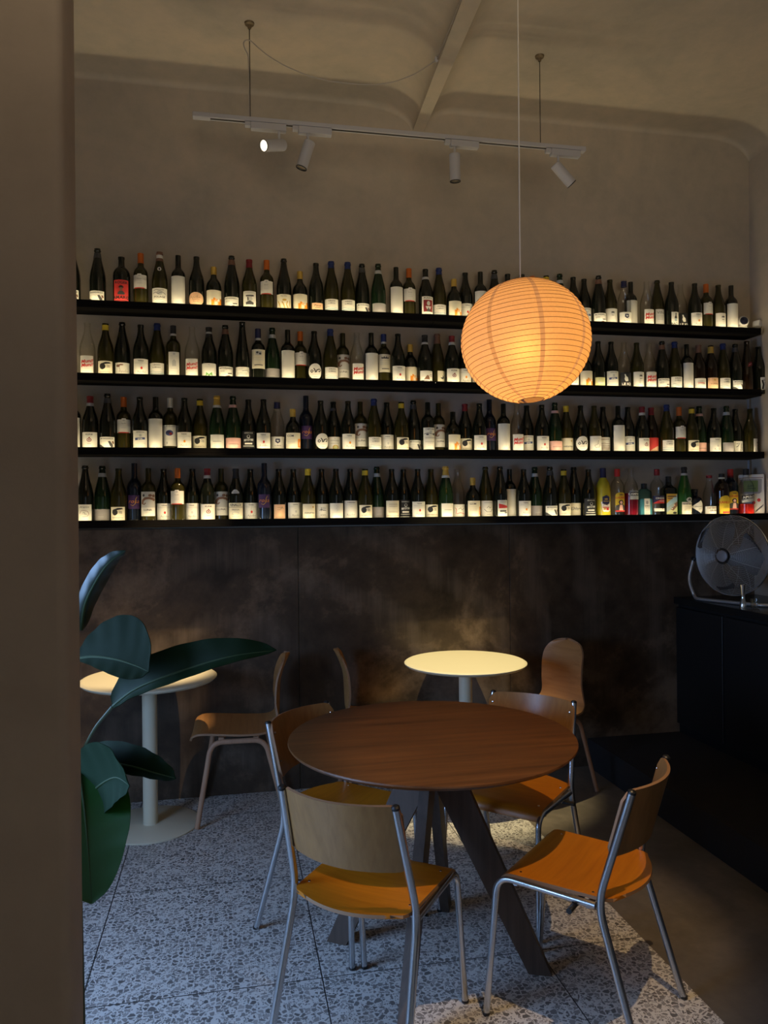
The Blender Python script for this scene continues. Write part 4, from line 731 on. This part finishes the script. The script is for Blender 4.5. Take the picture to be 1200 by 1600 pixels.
L.new(nz.outputs[0], rp_.inputs[0]); L.new(rp_.outputs[0], tr.inputs[0]); L.new(rp_.outputs[0], df.inputs[0]); L.new(tr.outputs[0], mx.inputs[1]); L.new(df.outputs[0], mx.inputs[2]); rf = N.new('ShaderNodeBsdfRefraction'); rf.inputs['Roughness'].default_value = 1.0; rf.inputs['IOR'].default_value = 1.35; rf.inputs[0].default_value = (.9, .8, .55, 1); mx2 = N.new('ShaderNodeMixShader'); mx2.inputs[0].default_value = .05; L.new(mx.outputs[0], mx2.inputs[1]); L.new(rf.outputs[0], mx2.inputs[2])
L.new(mx2.outputs[0], out.inputs[0])
A0 = rad(11.5)
def lan(th, r=RL): return (r * math.sin(th), -r * math.cos(th) * LZ)          # th from the bottom
sph = MB(); NR = 66
prof = []
for i in range(NR + 1):
    th = A0 + (math.pi - 2 * A0) * i / NR; r_, z_ = lan(th, RL - (.0012 if i % 2 else 0)); prof.append((r_, z_))
sa0 = math.atan2((CP - LC).y, (CP - LC).x) + rad(13.5)
seam = bpy.data.materials.new('lantern_paper_double'); seam.use_nodes = True; N2 = seam.node_tree.nodes; N2.clear()
o2 = N2.new('ShaderNodeOutputMaterial'); t2_ = N2.new('ShaderNodeBsdfTranslucent'); t2_.inputs[0].default_value = (.44, .40, .46, 1); seam.node_tree.links.new(t2_.outputs[0], o2.inputs[0])
prev = None
for i, (r_, z_) in enumerate(prof):
    th = A0 + (math.pi - 2 * A0) * i / NR; hw = .0080 * (.5 + .5 * math.sin(th)) / r_; ring = []
    for g_ in range(8):
        base = sa0 + g_ * math.pi / 4
        angs = [base - hw, base + hw] + [base + hw + (math.pi / 4 - 2 * hw) * q / 11 for q in range(1, 11)]
        ring += [sph.v(Vector((r_ * math.cos(a_), r_ * math.sin(a_), z_))) for a_ in angs]
    if prev:
        for q in range(len(ring)):
            f_ = sph.face((prev[q], prev[(q + 1) % len(ring)], ring[(q + 1) % len(ring)], ring[q])); f_.material_index = 1 if q % 12 == 0 else 0
    prev = ring
obj('paper_shade', sph, [pap, seam], t, sharp=None)
rib = MB()
for i in range(2, NR, 2):
    th = A0 + (math.pi - 2 * A0) * i / NR; r_, z_ = lan(th, RL + .0002)
    rib.tube([(r_ * math.cos(2 * math.pi * k / 72), r_ * math.sin(2 * math.pi * k / 72), z_) for k in range(72)], .0008, 5, closed=True)
obj('rib_wire', rib, mat('bamboo_rib', (.25, .12, .04), .7), t, sharp=None)
for s_ in (0, 1):
    rm = MB(); r_, z_ = lan(A0 if s_ == 0 else math.pi - A0)
    rm.tube([(r_ * math.cos(2 * math.pi * k / 48), r_ * math.sin(2 * math.pi * k / 48), z_) for k in range(48)], .0011, 6, closed=True)
    obj('rim_ring', rm, mat('dark_wire', (.05, .035, .02), .5), t, sharp=None)
wr = MB()
for k in range(2):
    a = math.pi / 2 * k; ztop = RL * LZ * .97
    wr.tube([(.018 * math.cos(a), .018 * math.sin(a), -ztop * .95), (.008 * math.cos(a), .008 * math.sin(a), 0), (.018 * math.cos(a), .018 * math.sin(a), ztop * .98)], .001, 6)
obj('wire_frame', wr, mat('dark_wire', (.05, .035, .02), .5), t)
obj('lamp_holder', MB().lathe([(0, .075), (.017, .075), (.019, .085), (.019, .115), (.012, .135), (0, .137)], 20), M_WHITE, t)
bulb = mat('warm_bulb', (1, .8, .5), .4); bulb.node_tree.nodes['Principled BSDF'].inputs['Emission Color'].default_value = (1, .60, .22, 1); bulb.node_tree.nodes['Principled BSDF'].inputs['Emission Strength'].default_value = 6
obj('bulb', MB().lathe([(0, -.01), (.012, -.006), (.022, .006), (.027, .024), (.025, .042), (.017, .060), (.014, .0745)], 24), bulb, t)
pl = bpy.data.lights.new('lantern_bulb_light', 'POINT'); pl.energy = 2.8; pl.color = (1, .41, .075); pl.shadow_soft_size = .028
plo = bpy.data.objects.new('lantern_bulb_light', pl); COL.objects.link(plo); plo.location = LC + Vector((0, 0, -.036))
top = Vector((hit(813, 430, 1, LC.y).x, LC.y, LC.z + RL * LZ - .01)); zc = ceil_z(top.x, top.y)
t2 = thing('lantern_cord', 'thin straight cord from ceiling down to the paper lantern', 'cord', (top.x, top.y, zc))
obj('cord', MB().tube([(0, 0, 0), (0, 0, top.z - zc - .06), (LC.x - top.x, 0, LC.z + .13 - zc)], .0028, 8), mat('pale_cord', (.62, .58, .52), .5), t2)
obj('ceiling_rose', MB().lathe([(0, -.03), (.03, -.03), (.045, -.012), (.046, 0), (0, 0)], 24), M_WHITE, t2)

# ---------------------------------------------------------------- tables
TC = Vector((.672, -1.775)); TR, TH = .492, .778
t = thing('round_dining_table', 'large round dark walnut table on four splayed plank legs', 'table', (TC.x, TC.y, 0))
prof = [(0, -.024), (TR - .030, -.024), (TR - .006, -.013), (TR, -.006), (TR - .001, -.001), (TR - .004, 0), (0, 0)]
obj('tabletop', MB().lathe(prof, 96), M_WALNUT, t, (0, 0, TH))
obj('hub', MB().box(-.07, .07, -.07, .07, -.06, -.024, .006, 1), M_WLEG, t, (0, 0, TH), (0, 0, rad(20)))
for fx, fy in ((525, 1470), (848, 1520), (697, 1416), (628, 1648)):
    f_ = hit(fx, fy, 2, 0); v = Vector((f_.x - TC.x, f_.y - TC.y, 0)); dist = v.length; u_ = v.normalized(); lg = MB(); sd = Vector((-u_.y, u_.x, 0))
    side = []
    prof = [(dist + .030, 0), (dist - .052, 0), (.020, TH - .20), (-.045, TH - .045), (-.045, TH - .024), (.155, TH - .024), (.155, TH - .05)]
    prof = [(dist + .030, 0), (dist - .046, 0), (-.038, TH - .075), (-.038, TH - .024), (.062, TH - .024)]
    lg.rings([[u_ * a + Vector((0, 0, b)) + sd * s for a, b in prof] for s in (-.017, .017)])
    ob_ = obj('leg', lg, M_WLEG, t)
    bpy.context.view_layer.update()
def cafe_table(cx, cy, label, R=.33, Ht=.74):
    t = thing('pedestal_table', label, 'table', (cx, cy, 0), 0, 'cream round pedestal tables by the wall')
    obj('tabletop', MB().lathe([(0, -.026), (R - .045, -.026), (R - .012, -.020), (R, -.010), (R, -.006), (R - .008, -.001), (R - .02, 0), (0, 0)], 80), M_CREAM, t, (0, 0, Ht))
    obj('column', MB().lathe([(.040, .008), (.036, .012), (.036, Ht - .05), (.06, Ht - .045), (.06, Ht - .0265), (0, Ht - .0265)], 36), M_CREAM, t)
    obj('base_plate', MB().lathe([(0, 0), (.236, 0), (.238, .002), (.238, .007), (.234, .0095), (0, .010)], 72), M_CREAM, t)
lt = hit(231, 1062, 2, .74)
cafe_table(-.405, -.352, 'cream round pedestal table by the plant, partly behind its leaves')
cafe_table(1.238, -.350, 'cream round pedestal table against the wall, behind the walnut table')

# ---------------------------------------------------------------- tube chairs
def ply(mb, fn, nu, nv, th):
    """solid curved sheet from fn(u, v) -> point, thickness th along the local normal"""
    P = [[Vector(fn(i / nu, j / nv)) for j in range(nv + 1)] for i in range(nu + 1)]
    def nrm(i, j):
        a = P[min(i + 1, nu)][j] - P[max(i - 1, 0)][j]; b = P[i][min(j + 1, nv)] - P[i][max(j - 1, 0)]
        return a.cross(b).normalized()
    T = [[mb.v(P[i][j] + nrm(i, j) * th / 2) for j in range(nv + 1)] for i in range(nu + 1)]
    Bt = [[mb.v(P[i][j] - nrm(i, j) * th / 2) for j in range(nv + 1)] for i in range(nu + 1)]
    mb.mi = 0
    for i in range(nu):
        for j in range(nv):
            mb.face((T[i][j], T[i + 1][j], T[i + 1][j + 1], T[i][j + 1])); mb.face((Bt[i][j + 1], Bt[i + 1][j + 1], Bt[i + 1][j], Bt[i][j]))
    mb.mi = 1
    loop = [(i, 0) for i in range(nu + 1)] + [(nu, j) for j in range(1, nv + 1)] + [(i, nv) for i in range(nu - 1, -1, -1)] + [(0, j) for j in range(nv - 1, 0, -1)]
    for q in range(len(loop)):
        a, b = loop[q], loop[(q + 1) % len(loop)]; mb.face((T[a[0]][a[1]], Bt[a[0]][a[1]], Bt[b[0]][b[1]], T[b[0]][b[1]]))
    mb.mi = 0
def sup_half(x, r, L):       # inset of a rounded corner: distance x from the end of a side of radius r
    return 0 if x >= r else r - math.sqrt(max(0, r * r - (r - x) ** 2))
CAPZ = .764
def tube_chair():
    t = thing('tube_chair', 'x', 'chair', (0, 0, 0), 0, 'tubular steel chairs round the walnut table')
    for s in (-1, 1):
        pts = fillet([(s * .214, -.126, .001), (s * .197, .006, .440), (s * .180, -.088, CAPZ)], .06, 7)
        obj('rear_leg', MB().tube(pts, .0115, 14), M_STEEL, t)
        top, dn = Vector(pts[-1]), (Vector(pts[-1]) - Vector(pts[-2])).normalized()
        obj('tube_cap', MB().tube([top - dn * .002, top + dn * .005, top + dn * .009], [.0116, .0116, .007], 14), M_BLACKPL, t)
        pts = fillet([(s * .203, .357, .001), (s * .190, .322, .434), (s * .196, .012, .430)], .055, 9)
        obj('front_leg', MB().tube(pts, .0105, 14), M_STEEL, t)
        obj('foot_plug', MB().lathe([(0, 0), (.0095, 0), (.0118, .003), (.0118, .010), (0, .010)], 14, mtx=Matrix.Translation((s * .203, .357, 0))), M_BLACKPL, t)
        obj('foot_plug', MB().lathe([(0, 0), (.0095, 0), (.0125, .003), (.0125, .010), (0, .010)], 14, mtx=Matrix.Translation((s * .214, -.126, 0))), M_BLACKPL, t)
    obj('crossbar', MB().tube([(-.195, .26, .428), (.195, .26, .428)], .009, 12), M_STEEL, t)
    obj('crossbar', MB().tube([(-.195, .035, .424), (.195, .035, .424)], .009, 12), M_STEEL, t)
    hk = obj('link_peg', MB().tube([(-.12, .075, .414), (-.238, .075, .414)], .0085, 12), M_BLACKPL, t); hk['label'] = 'black plugged coupling peg'
    def seat(u, v):
        y = -.045 + .385 * v; 
        hw = .196 - .012 * (1 - v)
        if v < .14: hw -= sup_half(v * .385, .05, 0) * .9
        x = (u * 2 - 1) * hw; y -= .036 * (1 - v) ** 3 * (1 - (u * 2 - 1) ** 2)
        z = .4465 - .012 * math.cos((u - .5) * math.pi) * math.sin(min(1, v * 1.2) * math.pi)
        if y > .275: a = (y - .275) / .04; y2 = .275 + .034 * math.sin(min(a, 1.6)); z -= .034 * (1 - math.cos(min(a, 1.6))); y = y2
        return (x, y, z)
    mb = MB(); ply(mb, seat, 20, 26, .010); so = obj('seat', mb, [M_PLY, M_EDGE], t, sharp=50)
    sc = MB()
    for sx in (-.165, .165):
        for sy in (.03, .255): sc.lathe([(0, .0), (.0045, 0), (.004, .0022), (0, .0032)], 10, mtx=Matrix.Translation((sx, sy, .4495)))
    obj('seat_screw', sc, M_CHROME, so)
    def back(u, v):
        a = (u * 2 - 1); hw = .189
        zc = .570 + .198 * v
        cor = sup_half((1 - abs(a)) * hw, .030, 0)
        z = .669 + (zc - .669) * (1 - cor / .099)
        y = -.024 - (z - .60) * .277 - .062 * (1 - a * a)
        return (a * hw, y, z)
    mb = MB(); ply(mb, back, 34, 16, .009); bo = obj('backrest', mb, [M_PLYBACK, M_EDGE], t, sharp=50)
    sc = MB()
    for s in (-1, 1):
        for z in (.63, .73): sc.lathe([(0, 0), (.0045, 0), (.004, .002), (0, .003)], 10, mtx=Matrix.Translation((s * .172, -.026 - (z - .6) * .277, z)) @ Matrix.Rotation(rad(-75), 4, 'X'))
    obj('backrest_screw', sc, M_CHROME, bo)
    return t
c0 = tube_chair()
def place(o, x, y, fx, fy, label): o.location = (x, y, 0); o.rotation_euler = (0, 0, math.atan2(fy, fx) - math.pi / 2); o['label'] = label
chairs = [c0] + [copy_tree(c0) for _ in range(3)]
place(chairs[0], .333, -2.170, .611, .792, 'steel and plywood chair closest to us, its back turned')
place(chairs[1], 1.152, -2.196, -.696, .718, 'steel and plywood chair in side view next to the black step, brightest seat')
place(chairs[2], .319, -1.370, .714, -.700, 'steel and plywood chair behind the closest one, on the plant side')
place(chairs[3], 1.178, -1.350, -.706, -.708, 'steel and plywood chair beyond the walnut table, facing us')

# ---------------------------------------------------------------- moulded plywood shell chairs
def shell_chair():
    t = thing('shell_chair', 'x', 'chair', (0, 0, 0), 0, 'bent plywood shell chairs at the cream tables')
    # centre line of the shell in side view, from the front lip over the seat up the back; half widths beside it
    ctl = [(.235, .415, .165), (.225, .438, .185), (.185, .452, .198), (.10, .448, .203), (0, .440, .203), (-.10, .438, .196), (-.155, .446, .176), (-.188, .470, .160), (-.200, .505, .148), (-.204, .55, .143), (-.206, .62, .142), (-.212, .69, .142), (-.228, .745, .136), (-.248, .79, .105), (-.258, .808, .055), (-.262, .814, .012)]
    n = 44
    def cat(v):
        f_ = v * (len(ctl) - 1); i = min(int(f_), len(ctl) - 2); s = f_ - i
        P = [ctl[max(i - 1, 0)], ctl[i], ctl[i + 1], ctl[min(i + 2, len(ctl) - 1)]]
        return [.5 * (2 * P[1][k] + (P[2][k] - P[0][k]) * s + (2 * P[0][k] - 5 * P[1][k] + 4 * P[2][k] - P[3][k]) * s * s + (3 * P[1][k] - P[0][k] - 3 * P[2][k] + P[3][k]) * s ** 3) for k in range(3)]
    def fn(u, v):
        y, z, hw = cat(v); a = u * 2 - 1
        k = min(1, max(0, (z - .46) / .12)) if v > .45 else 0
        return (a * hw, y + k * .022 * a * a, z + (1 - k) * .010 * a * a)
    mb = MB(); ply(mb, fn, 18, n, .010); obj('shell', mb, [M_SHELLWOOD, M_EDGE], t, sharp=50)
    for s in (-1, 1):
        pts = fillet([(s * .205, .205, .004), (s * .165, .135, .412), (s * .165, -.130, .412), (s * .200, -.235, .004)], .06, 8)
        obj('leg_frame', MB().tube(pts, [(.013, .010)] * len(pts), 14, flat=(0, 1, 0)), M_LEGWOOD, t)
    obj('seat_rail', MB().box(-.165, .165, .07, .10, .410, .434, .004, 1), M_LEGWOOD, t); obj('seat_rail', MB().box(-.165, .165, -.10, -.07, .410, .434, .004, 1), M_LEGWOOD, t)
    return t
s0 = shell_chair(); shells = [s0, copy_tree(s0), copy_tree(s0)]
place(shells[0], .035, -.265, -1, .03, 'bent plywood shell chair facing the cream table by the plant')
place(shells[1], .80, -.255, .99, -.10, 'bent plywood shell chair standing edge-on at the middle of the wall')
place(shells[2], 1.665, -.345, -.90, -.44, 'bent plywood shell chair nearest the bar counter')

# ---------------------------------------------------------------- bar counter
CX, CZ = 2.70, .967
t = thing('bar_counter', 'black bar counter with flat doors, on the black step', 'counter', (CX, 0, .17))
zt = CZ - .17
obj('carcass', MB().box(.022, XR - CX - .002, -3.0, -.022, .0, zt), M_CAB, t)
ys = [-.024, -.488, -.985, -1.482, -1.979, -2.476, -2.99]
for a, b in zip(ys, ys[1:]): obj('door', MB().box(0, .020, b + .006, a - .006, .06, zt - .022, .0015, 1), M_CAB, t)
obj('worktop', MB().box(-.012, XR - CX - .002, -3.0, -.022, zt, zt + .040, .002, 1), M_CABTOP, t)
obj('edge_strip', MB().box(.008, .021, -.4905, -.4855, .06, zt - .022), mat('grey_strip', (.22, .22, .22), .4), t)['label'] = 'pale gap between two doors'
TOPZ = CZ + .040
# ---------------------------------------------------------------- floor fan on the counter
fp = hit(1143, 868, 0, 2.81); FR = .229
t = thing('floor_fan', 'chrome wire-caged fan on a tubular stand on the counter', 'fan', (2.81, fp.y, TOPZ))
NRM = Vector((-.93, -.37, 0)).normalized(); FH = fp.z - TOPZ
fm = Matrix.Translation((0, 0, FH)) @ NRM.to_track_quat('Z', 'Y').to_matrix().to_4x4()
def dome(r, depth): return depth * (1 - (r / FR) ** 2.6)
g = MB(); RR = [.048 + (FR - .048) * i / 37 for i in range(38)]
for r_ in RR:
    g.tube([fm @ Vector((r_ * math.cos(a), r_ * math.sin(a), dome(r_, .088))) for a in [2 * math.pi * k / 56 for k in range(56)]], .0011, 4, closed=True)
for k in range(10):
    a = 2 * math.pi * k / 10 + .31; g.tube([fm @ Vector((r_ * math.cos(a), r_ * math.sin(a), dome(r_, .088) - .0016)) for r_ in RR[::4] + [FR]], .0013, 5)
M_WIRE = mat('fan_wire', (.55, .54, .52), .4, .8)
obj('front_grille', g, M_WIRE, t, sharp=None)
g = MB()
for r_ in [.05 + (FR - .05) * i / 15 for i in range(16)]:
    g.tube([fm @ Vector((r_ * math.cos(a), r_ * math.sin(a), -dome(r_, .075))) for a in [2 * math.pi * k / 48 for k in range(48)]], .0009, 4, closed=True)
for k in range(12):
    a = 2 * math.pi * k / 12; g.tube([fm @ Vector((r_ * math.cos(a), r_ * math.sin(a), -dome(r_, .075) + .0016)) for r_ in (.05, .10, .15, .20, FR)], .0013, 5)
obj('rear_grille', g, M_WIRE, t, sharp=None)
obj('rim_band', MB().tube([fm @ Vector((FR * math.cos(a), FR * math.sin(a), 0)) for a in [2 * math.pi * k / 72 for k in range(72)]], .0045, 8, closed=True), M_CHROME, t)
obj('hub_cap', MB().lathe([(0, .098), (.022, .0975), (.032, .093), (.033, .084), (0, .084)], 32, mtx=fm), mat('hub_grey', (.22, .23, .26), .4), t)
obj('motor', MB().lathe([(0, -.115), (.05, -.11), (.062, -.09), (.062, -.02), (.03, -.012), (.012, -.010), (.012, .05), (.034, .052), (.034, .066), (0, .068)], 28, mtx=fm), mat('motor_dark', (.05, .05, .052), .5), t)
M_BLADE = mat('fan_blade', (.04, .038, .037), .5)
for k in range(3):
    b0 = rad(108 + 120 * k); bl = MB()
    def blade(u, v, b0=b0):
        r_ = .030 + .170 * v; half = rad(16 + 27 * math.sin(min(1, v * 1.15) * math.pi / 2)) * (1 if v < .86 else math.sqrt(max(.05, 1 - ((v - .86) / .145) ** 2)))
        a = b0 + (u * 2 - 1) * half + v * .35; return fm @ Vector((r_ * math.cos(a), r_ * math.sin(a), .030 + (u - .5) * .052))
    ply(bl, blade, 10, 12, .0016); obj('blade', bl, [M_BLADE, M_BLADE], t, sharp=50)
side = Vector((-NRM.y, NRM.x, 0)); fr = NRM; st = MB()
pt = lambda s, f, z: side * s + fr * f + Vector((0, 0, z))
path = [pt(-.246, 0, FH - .03), pt(-.285, 0, FH * .42), pt(-.262, -.03, .011), pt(-.20, .035, .011), pt(.20, .035, .011), pt(.262, -.03, .011), pt(.285, 0, FH * .42), pt(.246, 0, FH - .03)]
st.tube(fillet(path, .06, 7), .010, 12); obj('stand', st, mat('worn_chrome', (.60, .58, .56), .35, .7), t)
for s_ in (-1, 1): obj('pivot_knob', MB().lathe([(0, 0), (.014, 0), (.016, .006), (.012, .024), (0, .026)], 16, mtx=Matrix.Translation(pt(s_ * .232, 0, FH - .03)) @ (side * s_).to_track_quat('Z', 'Y').to_matrix().to_4x4()), M_BLACKPL, t)
# small bar tools beside it
p = hit(1161, 951, 2, TOPZ)
t = thing('bar_jigger', 'small waisted chrome bar tool standing before the fan', 'bar tool', (p.x, p.y, TOPZ))
obj('body', MB().lathe([(0, 0), (.0175, 0), (.0180, .012), (.0165, .030), (.0105, .052), (.0095, .066), (.0110, .088), (.0165, .124), (.0170, .130), (.0155, .130), (.009, .095), (0, .09)], 28), M_CHROME, t)
p = hit(1180, 952, 2, TOPZ)
t = thing('small_glass', 'small clear glass standing right by the bar tool', 'glass', (p.x, p.y, TOPZ))
obj('bowl', MB().lathe([(0, 0), (.020, 0), (.0225, .003), (.0245, .055), (.0235, .055), (.0212, .008), (0, .007)], 28), M_GLASS, t)

# ---------------------------------------------------------------- rubber plant behind the pier
ML_T = mat('rubber_leaf', (.008, .030, .012), .38, 0, Specular_IOR_Level=.4); ML_U = mat('rubber_leaf_pale', (.012, .036, .014), .75, 0, Specular_IOR_Level=.1); ML_G = mat('rubber_leaf_green', (.014, .085, .012), .4, 0); ML_D = mat('rubber_leaf_under', (.006, .019, .004), .75, 0, Specular_IOR_Level=.1); M_VEIN = mat('leaf_vein', (.045, .080, .030), .6, 0, Specular_IOR_Level=.2); M_STEM = mat('plant_stem', (.05, .07, .02), .6)
_b = ML_T.node_tree.nodes['Principled BSDF']
wv = node(ML_T, 'ShaderNodeTexWave', i_Scale=14, i_Distortion=2); ML_T.node_tree.links.new(coords(ML_T), wv.inputs['Vector']); bump(ML_T, wv.outputs[1], .10, .003)
ML_C = mat('rubber_leaf_matte', (.007, .024, .005), .6, 0, Specular_IOR_Level=.12)
sp_ = dep(130.5, 1000, 1.36)
tp = thing('rubber_plant', 'rubber plant with big glossy leaves emerging from behind the pier', 'plant', (sp_.x, sp_.y, 0))
O = Vector((sp_.x, sp_.y, 0))
obj('pot', MB().lathe([(0, 0), (.13, 0), (.14, .01), (.165, .30), (.17, .32), (.155, .32), (.15, .29), (0, .285)], 40), mat('dark_planter', (.03, .03, .03), .5), tp, (-.02, .0, 0))
zs = [.285, .6, .9, 1.1, 1.3, 1.45, 1.56]
obj('stem', MB().tube([(-.018 + .004 * math.sin(3 * z), 0, z) for z in zs], [.014, .012, .010, .008, .007, .006, .003], 10), M_STEM, tp)
def leaf(pts, wa, wb, up_px, mtop, cup=.1, petiole=None, pk=.82):
    """pts: midrib pixels with depth; wa/wb: half widths in metres to either side; up_px: per-leaf side direction as (dx, dy, dz-depth)"""
    P = [dep(*q) - O for q in pts]; n = 30
    def at(v):
        f_ = v * (len(P) - 1); i = min(int(f_), len(P) - 2); s = f_ - i; Q = [P[max(i - 1, 0)], P[i], P[i + 1], P[min(i + 2, len(P) - 1)]]
        return .5 * (2 * Q[1] + (Q[2] - Q[0]) * s + (2 * Q[0] - 5 * Q[1] + 4 * Q[2] - Q[3]) * s * s + (3 * Q[1] - Q[0] - 3 * Q[2] + Q[3]) * s ** 3)
    sdir = (rt * up_px[0] + up * up_px[1] + fwd * up_px[2]).normalized()
    def fn(u, v):
        c = at(v); tg = (at(min(1, v + .02)) - at(max(0, v - .02))).normalized(); s_ = (sdir - tg * sdir.dot(tg)).normalized(); nn = tg.cross(s_)
        prof_ = math.sin(math.pi * min(1, v * 1.02) ** pk) ** .62 if 0 < v < .98 else 0
        prof_ = max(prof_, .015); a = u * 2 - 1; w_ = (wa if a > 0 else wb) * prof_
        return c + s_ * a * w_ + nn * (cup * abs(a) ** 1.6 * w_ + .0012 * math.sin(v * 40) * abs(a))
    mb = MB(); ply(mb, fn, 16, n, .0011); lo = obj('leaf', mb, [mtop, mtop], tp, sharp=60)
    vm = MB(); vp = [fn(.5, .01 + .97 * i / 24) for i in range(25)]; vm.tube(vp, [.0032 * (1 - .8 * i / 24) for i in range(25)], 8); obj('midrib', vm, M_VEIN, lo)
    if petiole:
        q = [dep(*a) - O for a in petiole]; obj('petiole', MB().tube(fillet(q, .02, 4), .0030, 8), M_STEM, lo)
    return lo
leaf([(127, 985, 1.36), (133, 945, 1.35), (152, 905, 1.33), (172, 878, 1.31), (196, 861, 1.30)], .020, .015, (.8, -.5, .5), ML_T, .9)
leaf([(118, 1030, 1.34), (145, 1026, 1.31), (180, 1030, 1.27), (212, 1040, 1.24), (233, 1050, 1.22)], .074, .026, (-.05, 1, .45), ML_D, .25, pk=1.5)
leaf([(176, 1104, 1.30), (215, 1075, 1.27), (285, 1048, 1.24), (360, 1026, 1.21), (432, 1016, 1.20)], .040, .016, (.05, 1, .35), ML_C, .35, [(176, 1104, 1.30), (150, 1135, 1.33), (132, 1168, 1.36)])
leaf([(112, 1205, 1.34), (150, 1190, 1.28), (200, 1196, 1.22), (245, 1208, 1.19), (275, 1216, 1.17)], .032, .018, (.1, 1, -.15), ML_D, -.35)
leaf([(122, 1262, 1.30), (150, 1232, 1.25), (180, 1215, 1.20), (203, 1228, 1.16)], .066, .045, (-.55, 1, .5), ML_U, .2)
leaf([(124, 1205, 1.28), (132, 1262, 1.22), (138, 1330, 1.18), (144, 1412, 1.16)], .070, .070, (1, .05, .15), ML_G, .18)
